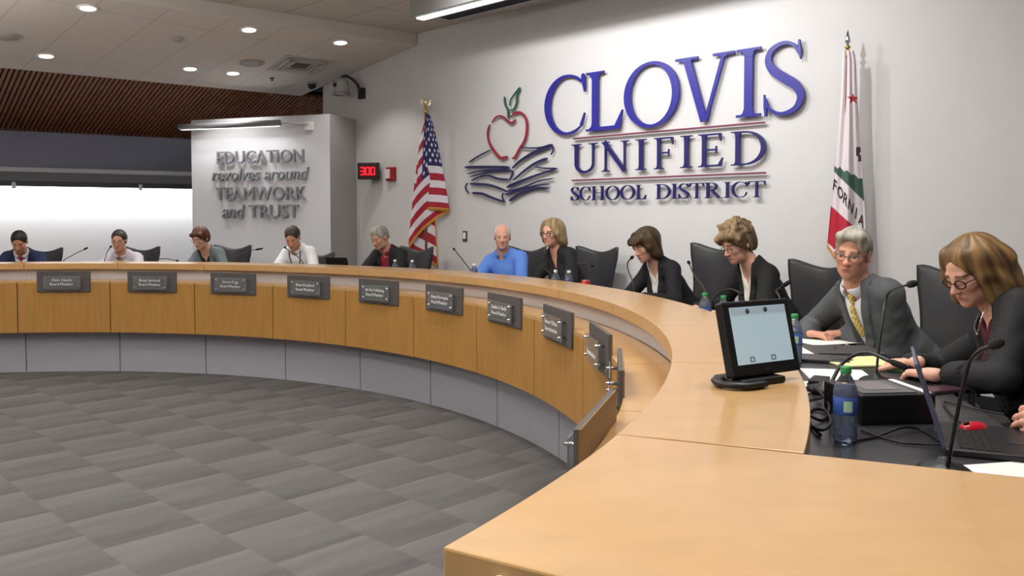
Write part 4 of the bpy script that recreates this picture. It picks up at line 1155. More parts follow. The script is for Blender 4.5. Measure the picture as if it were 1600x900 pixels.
W_ = lambda n, c, r=.8: (n, c, r)
PEOPLE = [
 dict(th=-12.4, head=(30, 378), Rh=5.98, yaw=6, pitch=32, style='suit', shirt=W_('cloth_white', (222, 222, 228)), jacket=W_('suit_navy', (26, 34, 72)), tie=[(170, 30, 90)], hair='short', hairc=(24, 20, 20), skin=(196, 142, 112), brow=(40, 30, 26), seed=1, pz=.50, hand_R=5.74,
      label='man in a navy suit with a pink tie looking down at the far left'),
 dict(th=-1.9, head=(186, 376), Rh=6.02, yaw=8, pitch=10, style='shirt', shirt=W_('shirt_pale_stripe', (196, 190, 200)), hair='short', hairc=(40, 30, 26), skin=(200, 148, 120), glasses=True, seed=2, pz=.50, hand_R=5.74, eyes=True,
      label='man in a pale striped shirt and glasses, second person from the left'),
 dict(th=8.3, head=(313, 372), Rh=6.0, yaw=-8, pitch=22, fem=True, style='blazer', shirt=W_('top_dark', (44, 36, 42)), jacket=W_('cardigan_sage', (98, 110, 112)), hair='pixie', hairc=(64, 34, 26), hairc2=(112, 66, 48), skin=(214, 164, 140), glasses=True, seed=3, pz=.50, hand_R=5.74,
      label='woman with short auburn hair and a grey-green cardigan reading'),
 dict(th=19.0, head=(457, 371), Rh=5.92, yaw=18, pitch=34, style='shirt', shirt=W_('shirt_white', (232, 232, 236)), lanyard=True, hair='short', hairc=(52, 44, 38), skin=(206, 150, 122), seed=4, pz=.52, hand_R=5.72,
      label='man in a white shirt with a lanyard leaning over the desk'),
 dict(th=29.6, head=(593, 371), Rh=6.0, yaw=-6, pitch=26, style='suit', shirt=W_('shirt_crimson', (150, 22, 54)), jacket=W_('jacket_black', (30, 31, 33)), hair='short', hairc=(120, 116, 110), hairc2=(184, 180, 172), skin=(204, 154, 130), brow=(140, 130, 120), seed=5, pz=.54, hand_R=5.74,
      label='grey-haired man in a black jacket over a crimson shirt'),
 dict(th=43.6, head=(785, 370), Rh=6.16, yaw=28, pitch=6, style='shirt', shirt=W_('shirt_blue', (92, 134, 214)), hair='receding', hairc=(190, 184, 178), hairc2=(226, 222, 216), skin=(220, 164, 142), brow=(170, 150, 135), seed=6, belly=.03, size=1.06, turn=16, py=-.03, eyes=True,
      label='balding white-haired man in a bright blue shirt sitting upright'),
 dict(th=51.6, head=(862, 364), Rh=6.08, yaw=8, pitch=4, fem=True, style='blazer', shirt=W_('top_brown', (52, 36, 36)), jacket=W_('blazer_black', (24, 23, 26)), topv=-.17, topw=.05, vw=.055, hair='bob', hairc=(100, 80, 54), hairc2=(172, 148, 110), skin=(222, 168, 146), glasses=True, bold=True, seed=7, lips=(178, 84, 88), eyes=True, turn=4,
      label='blond woman with a bob and glasses in a black blazer'),
 dict(th=63.8, head=(1008, 383), Rh=6.0, yaw=-4, pitch=24, fem=True, style='blazer', shirt=W_('blouse_white', (226, 222, 220)), jacket=W_('blazer_ink', (22, 21, 28)), hair='bob', fringe=1, hairc=(46, 34, 24), hairc2=(86, 66, 44), skin=(224, 172, 150), seed=8, lips=(186, 92, 96), turn=6,
      label='dark-haired woman in a black blazer and white blouse looking down at a microphone'),
 dict(th=74.6, head=(1152, 380), Rh=6.0, yaw=6, pitch=24, fem=True, style='blazer', shirt=W_('top_cream', (232, 228, 216)), jacket=W_('blazer_soot', (24, 24, 26)), topv=-.13, topw=.06, hair='tousled', hairc=(88, 70, 50), hairc2=(166, 142, 108), skin=(218, 166, 146), glasses=True, seed=9, lips=(180, 92, 96), res=.0055, turn=2,
      label='woman with tousled short blond hair in a black blazer reading papers'),
 dict(th=86.6, head=(1332, 396), Rh=6.02, yaw=30, pitch=8, roll=-6, style='suit', shirt=W_('cloth_white', (222, 222, 228)), jacket=W_('suit_grey', (84, 87, 90)), tie=[(196, 164, 66), (226, 204, 120)], hair='swept', hairc=(118, 112, 104), hairc2=(196, 190, 180), skin=(214, 158, 134), brow=(120, 104, 92), glasses=True, seed=10, res=.0048, turn=20, ty=0, eyes=True, ring=True, lips=(170, 104, 94),
      label='grey-haired man in a grey suit and gold striped tie facing the camera'),
 dict(th=98.0, head=(1518, 424), Rh=6.12, yaw=17, pitch=27, fem=True, style='blazer', shirt=W_('top_maroon', (72, 20, 34)), jacket=W_('blazer_coal', (27, 27, 30)), topv=-.11, topw=.07, vz=-.40, vw=.11, hair='long', hairc=(78, 56, 34), hairc2=(146, 112, 70), skin=(220, 168, 146), glasses=True, bold=True, necklace=True, seed=11, res=.0045, lips=(184, 104, 98), turn=8,
      label='woman with wavy light brown hair, glasses and maroon top writing at the desk'),
]
PINFO = []
def W2L(M, w): return np.array(M.inverted() @ Vector(w))
for i, c in enumerate(PEOPLE):
    if i == 9 or i == 10:
        base = P2(c['th'], c.get('Rp', 6.36)); hd = math.degrees(math.atan2(CC[1]-base[1], CC[0]-base[0]))+c.get('turn', 0)
        M = frame((base[0], base[1], PLAT), hd)
        def hand(px, dz, tgt, dzt, curl, hint):
            w = W2L(M, on_z(*px, Z_DESK+dz)); t_ = W2L(M, on_z(*tgt, Z_DESK+dzt)); fy = unit(t_-w); fz = unit(np.array((0, 0, 1))-fy*fy[2]); return dict(w=w, R=np.stack([np.cross(fy, fz), fy, fz], 1), curl=curl, hint=hint)
        if i == 9:
            c['hands'] = {1: hand((1262, 520), .030, (1300, 526), .02, (18, 30, 25), (.9, -.3, -.5)), -1: hand((1322, 520), .036, (1286, 522), .025, (16, 34, 24), (-.9, -.3, -.5))}
        else:
            c['hands'] = {1: hand((1424, 566), .045, (1388, 566), .03, (30, 45, 30), (.9, -.3, -.5)), -1: hand((1452, 585), .034, (1412, 580), .02, (22, 30, 20), (-.9, -.3, -.5))}
    r, info = person(c); PINFO.append((r, info))
# person beyond the right edge of whom only fingertips show
base = P2(107.5, 6.42); hd = math.degrees(math.atan2(CC[1]-base[1], CC[0]-base[0]))
M = frame((base[0], base[1], PLAT), hd)
w = W2L(M, (1.535, 2.315, 1.052)); t_ = W2L(M, (1.345, 2.415, 1.037)); fy = unit(t_-w); zr = np.array(M.inverted())[:3, :3]@np.array((-.3, -.8, .5)); fz = unit(zr-fy*(zr@fy)); Rr = np.stack([np.cross(fy, fz), fy, fz], 1)
r, info = person(dict(th=107.5, Rp=6.42, H=(0, .22, 1.14), yaw=0, pitch=20, style='blazer', shirt=W_('top_dark', (44, 36, 42)), jacket=W_('blazer_night', (20, 20, 22)), hair='short', hairc=(40, 32, 28), skin=(214, 160, 138), seed=12, res=.006, hands={-1: dict(w=np.array((-.16, .28, .58))), 1: dict(w=w, R=Rr, curl=(25, 30, 20), hint=(.9, -.3, -.5))},
      label='person at the right edge of whom only fingertips on the desk show'))
# ------------------------------------------------------------------ swivel chairs
M_LEATHER = mat('black_leather', (44, 44, 47), .42, bump=.12, bscale=260)
M_CHBASE = mat('chair_base', (38, 38, 40), .4, .4)
def chair(M, label, dz=0.0):
    t = thing('swivel_chair', label, 'chair', M, 'black high-backed chairs behind the dais')
    # backrest: curved padded panel, flaring to two raised corners
    nu, nv = 21, 22; V = []
    def bp(u, v, side):
        w = .200+.060*v**1.2-.02*math.sin(PI*min(1, v*1.2)); x = u*w
        top = .62+.085*abs(u)**1.8-.03*abs(u)**9; z = .50+v*top*.93
        y = -.23-.11*v+.055*u*u*(.6+.6*v)-.02*math.sin(PI*v)
        th = .035*(1-abs(u)**4*.65)*(1-.55*abs(2*v-1)**5)
        return (x, y+side*th, z+dz)
    for side in (1, -1):
        for j in range(nv):
            for i in range(nu): V.append(bp(-1+2*i/(nu-1), j/(nv-1), side))
    Fc = []; n = nu*nv
    for j in range(nv-1):
        for i in range(nu-1):
            a = j*nu+i; Fc.append((a, a+1, a+nu+1, a+nu)); Fc.append((n+a+nu, n+a+nu+1, n+a+1, n+a))
    rim = [i for i in range(nu)]+[j*nu+nu-1 for j in range(1, nv)]+[(nv-1)*nu+i for i in range(nu-2, -1, -1)]+[j*nu for j in range(nv-2, 0, -1)]
    for k in range(len(rim)):
        a, b = rim[k], rim[(k+1) % len(rim)]; Fc.append((a, n+a, n+b, b))
    link_mesh('backrest', V, Fc, M_LEATHER, t, smooth=True)
    # seat cushion
    V = []; Fc = []; nu2 = 15
    for side in (1, -1):
        for j in range(nu2):
            for i in range(nu2):
                u, v = -1+2*i/(nu2-1), -1+2*j/(nu2-1); k = math.sqrt(max(0, 1-.28*(abs(u*v)**2)))
                e = max(abs(u), abs(v)); V.append((u*.25*k, v*.24*k+.02, .445+dz+side*.045*(1-e**6*.7)-(.015*v if v > .5 else 0)))
    n = nu2*nu2
    for j in range(nu2-1):
        for i in range(nu2-1):
            a = j*nu2+i; Fc.append((a, a+1, a+nu2+1, a+nu2)); Fc.append((n+a+nu2, n+a+nu2+1, n+a+1, n+a))
    rim = [i for i in range(nu2)]+[j*nu2+nu2-1 for j in range(1, nu2)]+[(nu2-1)*nu2+i for i in range(nu2-2, -1, -1)]+[j*nu2 for j in range(nu2-2, 0, -1)]
    for k in range(len(rim)):
        a, b = rim[k], rim[(k+1) % len(rim)]; Fc.append((a, n+a, n+b, b))
    link_mesh('seat', V, Fc, M_LEATHER, t, smooth=True)
    MB().tube(catmull([(0, -.10, .385+dz), (0, -.26, .40+dz), (0, -.295, .50+dz), (0, -.31, .70+dz)], 5), .022, 8, flat=.5).build('back_support', M_CHBASE, t)
    for s_ in (-1, 1):
        MB().tube(catmull([(s_*.20, -.02, .39+dz), (s_*.285, -.02, .42+dz), (s_*.29, -.03, .60+dz), (s_*.285, .08, .635+dz), (s_*.285, -.14, .635+dz)], 5), .016, 8).build('armrest', M_CHBASE, t)
    MB().cyl((0, 0, .09), (0, 0, .39+dz), .028, n=14).build('gas_column', M_CHBASE, t)
    for k in range(5):
        a = 2*PI*k/5+.3; d = Vector((math.cos(a), math.sin(a), 0))
        lg = MB().tube([d*.02+Vector((0, 0, .10)), d*.28+Vector((0, 0, .065))], [.026, .016], 8).build('leg', M_CHBASE, t)
        MB().cyl(d*.28+Vector((-.02*math.sin(a), .02*math.cos(a), .03)), d*.28+Vector((.02*math.sin(a), -.02*math.cos(a), .03)), .03, n=12).build('caster', M_BLACK, lg)
    return t
def chair_M(px, R, turn=0):
    p = on_R(px, 400, R); hd = math.degrees(math.atan2(CC[1]-p[1], CC[0]-p[0]))+turn
    return frame((p[0], p[1], PLAT), hd)
CH = [(46, 6.42, -12, -.14, 'behind the man in the navy suit'), (200, 6.42, -10, -.13, 'behind the man in the pale striped shirt'), (344, 6.42, -6, -.11, 'behind the woman in the grey-green cardigan'),
      (472, 6.42, -10, -.18, 'behind the man in the white shirt with a lanyard'), (624, 6.40, -8, -.10, 'behind the grey-haired man in the black jacket'), (797, 6.42, 6, -.07, 'behind the man in the blue shirt'),
      (903, 6.42, 6, -.05, 'behind the blond woman in glasses'), (1086, 6.42, 14, .02, 'between the dark-haired woman and the tousled blond woman'), (1243, 6.42, 20, -.06, 'left of the man in the grey suit'), (1436, 6.42, 18, -.03, 'behind the woman in the maroon top')]
for px, R, tn, dz, lb in CH:
    chair(chair_M(px, R, tn), 'black high-backed swivel chair '+lb, dz)
p = P2(107.5, 6.42); chair(frame((p[0], p[1], PLAT), math.degrees(math.atan2(CC[1]-p[1], CC[0]-p[0]))), 'black high-backed swivel chair beyond the right edge of the picture', 0)

# ------------------------------------------------------------------ gooseneck microphones
M_GOOSE = mat('gooseneck', (58, 58, 60), .35, .6)
M_FOAM = mat('mic_foam', (20, 20, 21), .9)
def mic(label, pts, head=.05, rad=.0045, r_head=.011, base=True, lb_cat='microphone'):
    P = [Vector(on_R(x, y, R)) for x, y, R in pts]
    b = P[0].copy(); b.z = Z_DESK
    t = thing('gooseneck_microphone', label, lb_cat, Matrix.Translation(b), 'gooseneck microphones on the desk')
    P[0] = Vector((b.x, b.y, Z_DESK+.03))
    L = [p-b for p in P]
    c = [Vector(q) for q in catmull(L, 8)]
    MB().tube(c, rad, 8).build('gooseneck', M_GOOSE, t)
    d = (c[-1]-c[-2]).normalized()
    MB().tube([c[-1]-d*.004, c[-1]+d*.008, c[-1]+d*head*.5, c[-1]+d*head*.9, c[-1]+d*head], [r_head*.6, r_head*.9, r_head, r_head*.85, r_head*.3], 12).build('mic_head', M_FOAM, t)
    if base:
        MB().lathe([(.001, 0), (.06, 0), (.06, .014), (.045, .024), (.018, .03), (.012, .042), (.001, .043)], n=20).build('base', M_BLACK, t)
    return t
mic('slender microphone leaning right between the navy suit and striped shirt men', [(96, 425, 5.55), (99, 408, 5.58), (115, 398, 5.6), (131, 390, 5.6)])
mic('microphone held before the face of the man in the striped shirt', [(162, 425, 5.55), (163, 408, 5.6), (168, 393, 5.62), (172, 387, 5.62)], head=.03)
mic('low curved microphone right of the man in the striped shirt', [(239, 425, 5.55), (240, 409, 5.56), (256, 404, 5.58), (275, 407, 5.6)], head=.03)
mic('microphone pointing right in front of the chair left of the man in white', [(362, 425, 5.55), (368, 404, 5.6), (384, 393, 5.7), (400, 390, 5.7)], head=.09)
mic('microphone rising to the chin of the man in the white shirt', [(478, 430, 5.55), (472, 408, 5.6), (458, 396, 5.62), (447, 388, 5.62)], head=.03)
mic('thin microphone in front of the crimson shirt', [(610, 425, 5.55), (607, 413, 5.6), (600, 403, 5.62), (594, 397, 5.62)], head=.025)
mic('long straight microphone leaning left beside the blue shirt', [(742, 440, 5.5), (736, 424, 5.52), (722, 405, 5.55), (710, 390, 5.55)], head=.02)
mic('thin microphone crossing the black blazer of the blond woman in glasses', [(866, 445, 5.5), (860, 429, 5.52), (850, 419, 5.55), (843, 412, 5.55)], head=.02)
mic('low arching microphone with a bright tip before the empty chair back', [(884, 445, 5.5), (884, 424, 5.55), (894, 414, 5.6), (912, 412, 5.6), (924, 415, 5.6)], head=.025)
mic('upright bent microphone in front of the dark-haired woman', [(993, 465, 5.5), (989, 443, 5.5), (981, 420, 5.5), (981, 410, 5.5), (986, 404, 5.5)], head=.03, r_head=.012)
mic('tall straight microphone before the chair left of the tousled blond woman', [(1108, 480, 5.5), (1103, 458, 5.5), (1085, 430, 5.55), (1077, 412, 5.55)], head=.02)
mic('black arched cable-like microphone beside the two small water bottles', [(1110, 490, 5.5), (1112, 474, 5.52), (1124, 458, 5.55), (1142, 452, 5.58), (1156, 458, 5.6)], head=.03)
mic('short microphone bent sideways at the elbow of the tousled blond woman', [(1226, 500, 5.6), (1219, 470, 5.6), (1213, 455, 5.6), (1222, 448, 5.62)], head=.05)
mic('tall microphone curving right in front of the grey suit', [(1369, 590, 5.75), (1372, 555, 5.75), (1379, 500, 5.77), (1386, 462, 5.8), (1402, 450, 5.8), (1420, 445, 5.8)], head=.07, rad=.0048, r_head=.013)
mic('tallest microphone at the right, curving right over the red mouse', [(1474, 760, 5.685), (1481, 725, 5.69), (1488, 690, 5.69), (1503, 610, 5.70), (1514, 570, 5.71), (1530, 549, 5.72), (1550, 540, 5.73)], head=.06, rad=.0048, r_head=.011)
t = mic('thick black microphone arching over the large water bottle', [(1286, 650, 5.52), (1292, 612, 5.54), (1316, 568, 5.6), (1352, 551, 5.68), (1392, 565, 5.75)], head=.06, rad=.0068, r_head=.012)

# ------------------------------------------------------------------ water bottles
M_PET = mat('clear_plastic', (240, 244, 250), .06, trans=.95, ior=1.2, spec=.5)
M_WATER = mat('bottle_water', (160, 184, 220), .02, trans=.82, ior=1.33)
M_GREEN = mat('cap_green', (52, 140, 76), .4)
M_LABEL = mat('bottle_label', (60, 92, 168), .45, noise=.35, nscale=26)
def bottle(M, label, cap=M_GREEN):
    t = thing('water_bottle', label, 'bottle', M, 'water bottles on the desk')
    prof = [(.001, .004), (.024, .0), (.031, .006), (.0325, .02), (.031, .035), (.0325, .05), (.0325, .075), (.0315, .08), (.0315, .125), (.0325, .13), (.0325, .138), (.030, .150), (.022, .170), (.014, .184), (.0125, .190), (.0125, .198), (.001, .199)]
    MB().lathe(prof, n=28).build('body', M_PET, t)
    MB().lathe([(.001, .006), (.029, .007), (.030, .02), (.0295, .14), (.024, .158), (.001, .159)], n=24).build('water', M_WATER, t)
    MB().lathe([(.0318, .079), (.0324, .080), (.0324, .126), (.0318, .127)], n=32, ring=True).build('label', M_LABEL, t)
    mb = MB()
    for a0 in (0, 2.1, 4.2):
        V = []
        for j in range(7):
            for z_ in (.088, .118): V.append((.0328*math.cos(a0+j*.12), .0328*math.sin(a0+j*.12), z_))
        mb.add(V, [(2*j, 2*j+2, 2*j+3, 2*j+1) for j in range(6)])
    mb.build('label_patch', mat('label_pale_green', (176, 210, 186), .5), t)
    MB().lathe([(.001, .190), (.0145, .190), (.0148, .192), (.0148, .206), (.013, .209), (.001, .209)], n=24).build('cap', cap, t)
    return t
M_WCAP = mat('cap_white', (220, 222, 224), .4)
bt = bottle(Matrix.Translation(Vector(on_z(1320, 690, Z_DESK))), 'large clear water bottle with a green cap beside the cables')
bw_ = bottle(Matrix.Translation(Vector(P3(0, 1, 0))), 'x', M_WCAP)
first = [True]
def place_bottle(px, R, label, white=False, dz=0.0):
    p = on_R(px, 400, R); M = Matrix.Translation(Vector((p[0], p[1], Z_DESK)))
    if white and first[0]:
        first[0] = False; bw_.matrix_world = M; INV[bw_.name] = M.inverted(); bw_['label'] = label; return bw_
    return copy_thing(bw_ if white else bt, M, label)
place_bottle(617, 5.47, 'left one of two white-capped water bottles before the crimson shirt', True)
place_bottle(644, 5.50, 'right one of two white-capped water bottles before the crimson shirt', True)
place_bottle(741, 5.47, 'white-capped water bottle by the sleeve of the blue shirt', True)
place_bottle(868, 5.47, 'left one of two white-capped bottles by the blond woman in glasses', True)
place_bottle(889, 5.52, 'right one of two white-capped bottles by the blond woman in glasses', True)
place_bottle(1102, 5.46, 'left one of two green-capped bottles by the tousled blond woman')
place_bottle(1131, 5.50, 'right one of two green-capped bottles by the tousled blond woman')
place_bottle(1243, 5.56, 'green-capped water bottle partly hidden behind the touch screen')
p = on_R(915, 400, 5.43)
t = thing('drink_can', 'red and white drink can behind the counter before an empty chair back', 'can', Matrix.Translation(Vector((p[0], p[1], Z_DESK))))
MB().lathe([(.024, 0), (.033, .008), (.033, .150), (.026, .160)], n=24).build('can_body', mat('can_red', (190, 40, 44), .35, .3, noise=.5, nscale=18), t)
MB().lathe([(.001, .157), (.025, .157), (.027, .160), (.027, .162), (.001, .159)], n=24).build('can_lid', M_CHROME, t)

# ------------------------------------------------------------------ touch screen on the counter
p = on_z(1199, 598, Z_TOP)
rd = np.array([.86, .507]); hd = math.degrees(math.atan2(-rd[0], rd[1]))
M = frame((p[0], p[1], Z_TOP), hd)              # +Y towards the viewer, x to the viewer's left
sc_ = thing('touch_screen', 'black touch screen monitor with a pale blue display on the counter', 'monitor', M)
TL = Matrix.Rotation(R_(14), 4, 'X')
def tl(x, y, z): return TL @ Vector((x, y, z))+Vector((0, .0, .010))
R3 = TL.to_3x3()
bevel(MB().box(tl(0, -.008, .122), (.137, .016, .108), R3).build('casing', M_BLACK, sc_), .006)
MB().box(tl(0, .0085, .130), (.112, .0012, .082), R3).build('display', mat('screen_glow', (150, 170, 180), .25, emit=(176, 198, 208), estr=.55), sc_)
MB().box(tl(0, .0100, .200), (.110, .0006, .010), R3).build('status_bar', mat('screen_bar', (150, 165, 175), .3, emit=(150, 168, 180), estr=.5), sc_)
for x_, z_ in ((.045, .199), (-.028, .201)):
    MB().lathe([(.001, 0), (.008, 0), (.008, .0006), (.001, .0007)], tl(x_, .0108, z_), 14, R3.to_4x4() @ Matrix.Rotation(R_(-90), 4, 'X')).build('screen_icon', mat('icon_dark', (70, 86, 96), .4), sc_)
for x_ in (.055, -.03):
    mb = MB()
    for dx, dz_, hx, hz in ((0, .006, .008, .0012), (0, -.006, .008, .0012), (.0075, 0, .0012, .006), (-.0075, 0, .0012, .006)): mb.box(tl(x_+dx, .0100, .061+dz_), (hx, .0006, hz), R3)
    mb.build('screen_button', MATS['icon_dark'], sc_)
MB().box(tl(0, .0092, .030), (.012, .0006, .003), R3).build('maker_plate', M_DMETAL, sc_)
bevel(MB().box((.035, -.035, .010), (.085, .06, .010)).build('base', M_BLACK, sc_), .006)
MB().tube([(0, -.05, .015), tl(0, -.03, .06)], .03, 12, flat=.5).build('neck', M_BLACK, sc_)
mb = MB(); mb.tube(catmull([(.06, .045, .011), (.135, .045, .012), (.175, .0, .014), (.15, -.05, .014), (.09, -.07, .012)], 5), .016, 8, flat=.6); mb.build('base_lip', M_BLACK, sc_)

# ------------------------------------------------------------------ laptops, console and desk clutter
M_LAPD = mat('laptop_dark', (30, 30, 33), .4, .2)
M_KEYS = mat('laptop_keys', (16, 16, 17), .6)
def laptop(M, label, w=.33, d=.23, tilt=108, lidm=None, z=0):
    t = thing('laptop', label, 'laptop', M, 'laptops on the desk')     # +Y towards the user, hinge at y=0
    bevel(MB().box((0, d/2, .009), (w/2, d/2, .009)).build('base', M_LAPD, t), .004)
    mb = MB()
    for r in range(5):
        for k in range(12): mb.box((-w/2+.035+k*(w-.07)/11, .045+r*.019, .0185), (.0095, .0075, .0012))
    mb.build('keyboard', M_KEYS, t)
    MB().box((0, d-.045, .0183), (.045, .027, .0006)).build('touchpad', M_DMETAL, t)
    Rm = Matrix.Rotation(R_(tilt-90), 3, 'X')
    c = Rm @ Vector((0, 0, d/2))+Vector((0, 0, .016))
    bevel(MB().box(c, (w/2, .0045, d/2), Rm).build('lid', lidm or M_LAPD, t), .003)
    MB().box(c+Rm @ Vector((0, .0052, .004)), (w/2-.012, .0006, d/2-.014), Rm).build('screen', mat('laptop_screen', (40, 44, 58), .2, emit=(90, 100, 130), estr=.15), t)
    return t
# laptop at the right edge (for the person out of frame)
a0 = on_z(1476, 712, Z_DESK); hv = unit((.40, .917)); ce = a0[:2]+hv*.165; fy = np.array([hv[1], -hv[0]])
laptop(frame((ce[0], ce[1], Z_DESK), math.degrees(math.atan2(fy[1], fy[0]))), 'open laptop seen edge-on with its keyboard at the right of the desk', lidm=mat('laptop_blue_grey', (92, 96, 122), .35, .4), tilt=108)
# laptop before seat five
p = on_R(531, 420, 5.62); hd = math.degrees(math.atan2(p[1]-CC[1], p[0]-CC[0]))
laptop(frame((p[0], p[1], Z_DESK), hd-8), 'black laptop lid standing left of the grey-haired man in the black jacket', tilt=106, w=.32, d=.20)
# low black console
a0 = on_z(1345, 665, Z_DESK); a1 = on_z(1462, 662, Z_DESK); dv = unit(np.array(a1-a0)[:2]); nv_ = np.array([-dv[1], dv[0]]); wd = float(np.linalg.norm((a1-a0)[:2])); ce = (a0[:2]+a1[:2])/2+nv_*.12
cs = thing('desk_console', 'low black desk console with a grey panel beside the water bottle', 'console', frame((ce[0], ce[1], Z_DESK), math.degrees(math.atan2(nv_[1], nv_[0]))))
bevel(MB().box((0, 0, .045), (wd/2, .12, .045)).build('casing', M_BLACK, cs), .005)
MB().box((-.015, -.005, .0915), (wd*.36, .095, .0015)).build('panel', mat('console_panel', (88, 88, 92), .35), cs)
MB().box((-.015, .0, .0935), (wd*.22, .06, .001)).build('panel_window', mat('console_window', (118, 112, 112), .3), cs)
MB().box((wd/2-.017, -.005, .0915), (.009, .105, .0015)).build('paper_strip', mat('paper_white', (232, 232, 226), .7), cs)
M_PAPER = MATS['paper_white']; M_YEL = mat('paper_yellow', (226, 220, 160), .7)
def sheet(name, label, cat, px, w, d, ang, m, h=.0015, z=0.0, group=None):
    p = on_z(*px, Z_DESK); th = math.degrees(math.atan2(p[0]-CC[0], p[1]-CC[1]))
    hd = math.degrees(math.atan2(CC[1]-p[1], CC[0]-p[0]))+ang
    t = thing(name, label, cat, frame((p[0], p[1], Z_DESK+z), hd), group)
    o = MB().box((0, 0, h/2), (w/2, d/2, h/2)).build('sheet' if h < .004 else 'cover', m, t)
    return t
PG = 'papers on the desk'
sheet('paper_sheet', 'white paper sheet under the hands of the man in the grey suit', 'paper', (1288, 533), .22, .28, 14, M_PAPER, group=PG)
sheet('paper_sheet', 'white paper sheet lying against the dark folder', 'paper', (1282, 548), .24, .28, -6, M_PAPER, z=.002, group=PG)
f = sheet('folder', 'dark grey folder lying between the white papers', 'folder', (1318, 551), .25, .30, -4, mat('folder_grey', (70, 68, 70), .5), h=.012, z=.004)
MB().box((.02, .03, .013), (.012, .006, .001)).build('emblem', M_CHROME, f)
sheet('note_pad', 'yellow note pad under the pen', 'note pad', (1346, 567), .22, .29, 10, M_YEL, h=.006, z=.003)
f = sheet('tablet', 'dark tablet leaning beside the yellow note pad', 'tablet', (1285, 563), .16, .22, -20, mat('tablet_grey', (66, 66, 70), .4), h=.009, z=.0045)
sheet('paper_sheet', 'large white paper sheet behind the tall water bottle', 'paper', (1310, 588), .30, .24, -4, M_PAPER, h=.002, group=PG)
sheet('paper_sheet', 'white paper sheet half hidden by the cables', 'paper', (1300, 606), .21, .28, 8, M_PAPER, group=PG, z=.0025)
def pen(label, pa, pb, m, z=.012):
    a = Vector(on_z(*pa, Z_DESK+z)); b_ = Vector(on_z(*pb, Z_DESK+z)); t = thing('pen', label, 'pen', Matrix.Translation(a)); d = b_-a
    MB().tube([(0, 0, 0), d*.8], .0042, 10).build('barrel', m, t); MB().tube([d*.8, d], [.0042, .001], 10).build('tip', M_DMETAL, t)
pen('dark pen lying on the yellow note pad', (1300, 563), (1334, 562), M_BLACK)
p = on_z(1404, 579, Z_DESK)
t = thing('sticky_notes', 'green pad of notes held under the writing hands', 'note pad', frame((p[0], p[1], Z_DESK), 150))
bevel(MB().box((0, 0, .008), (.04, .05, .008)).build('pad', mat('note_green', (120, 190, 120), .6), t), .002)
# red mouse
p = on_z(1521, 678, Z_DESK)
t = thing('computer_mouse', 'red and black computer mouse beside the laptop', 'mouse', frame((p[0], p[1], Z_DESK), 205))
def dome(z0, k, sx, sy, sz):
    V = []; Fc = []; nu, nv = 20, 8
    for j in range(nv+1):
        e = j/nv*PI/2
        for i in range(nu):
            a = 2*PI*i/nu; V.append((sx*math.cos(a)*math.cos(e)**k, sy*math.sin(a)*math.cos(e)**k*(1+.08*math.cos(a)), z0+sz*math.sin(e)))
    for j in range(nv):
        for i in range(nu): Fc.append((j*nu+i, j*nu+(i+1) % nu, (j+1)*nu+(i+1) % nu, (j+1)*nu+i))
    Fc.append([i for i in range(nu)][::-1]); return V, Fc
V, Fc = dome(0, .5, .031, .053, .016); link_mesh('lower_shell', V, Fc, M_BLACK, t, smooth=True)
V, Fc = dome(.014, .7, .029, .051, .020); link_mesh('upper_shell', V, Fc, mat('mouse_red', (190, 24, 48), .25), t, smooth=True)
MB().cyl((-.004, .03, .031), (.004, .03, .031), .008, n=12).build('wheel', M_BLACK, t)
p = on_z(1471, 612, Z_DESK)
t = thing('phone', 'dark purple phone in a case lying behind the open laptop', 'phone', frame((p[0], p[1], Z_DESK), 200))
bevel(MB().box((0, 0, .007), (.04, .075, .007)).build('case', mat('phone_purple', (66, 40, 54), .35), t), .004)
# loose cables
M_CABLE = mat('cable_black', (20, 20, 21), .5)
def cable(label, pts, r=.004):
    P = [Vector(on_z(x, y, Z_DESK+z)) for x, y, z in pts]; t = thing('cable', label, 'cable', Matrix.Translation(P[0]), 'loose cables on the desk')
    MB().tube([Vector(q)-P[0] for q in catmull(P, 8)], r, 7).build('cord', M_CABLE, t)
cable('black cable looping left of the large water bottle', [(1262, 600, .006), (1280, 612, .03), (1296, 634, .02), (1286, 656, .006), (1266, 648, .02), (1262, 628, .03), (1284, 622, .012)], .005)
cable('black cable coiled below the arching microphone', [(1266, 664, .006), (1284, 672, .025), (1298, 660, .03), (1290, 642, .012), (1270, 640, .006), (1262, 656, .012), (1282, 680, .006)], .005)
cable('black cable trailing along the front of the console', [(1330, 690, .006), (1370, 682, .006), (1410, 668, .02), (1440, 672, .006), (1470, 690, .006)], .0035)
cable('thin black cable running behind the laptop towards the mouse', [(1345, 672, .006), (1400, 690, .006), (1440, 694, .006), (1472, 694, .012)], .003)
cable('black cord from the mouse over the dark desk', [(1500, 660, .010), (1480, 640, .006), (1478, 628, .006), (1530, 640, .006), (1570, 648, .006)], .0028)
p = on_z(1280, 604, Z_DESK)
t = thing('power_adapter', 'black power adapter among the cables', 'adapter', frame((p[0], p[1], Z_DESK), 60))
bevel(MB().box((0, 0, .016), (.03, .055, .016)).build('brick', M_BLACK, t), .005)
p = on_z(1520, 733, Z_DESK+.0)
t = sheet('paper_sheet', 'white paper corner at the edge of the end counter', 'paper', (1625, 742), .21, .28, 30, M_PAPER, group=PG)

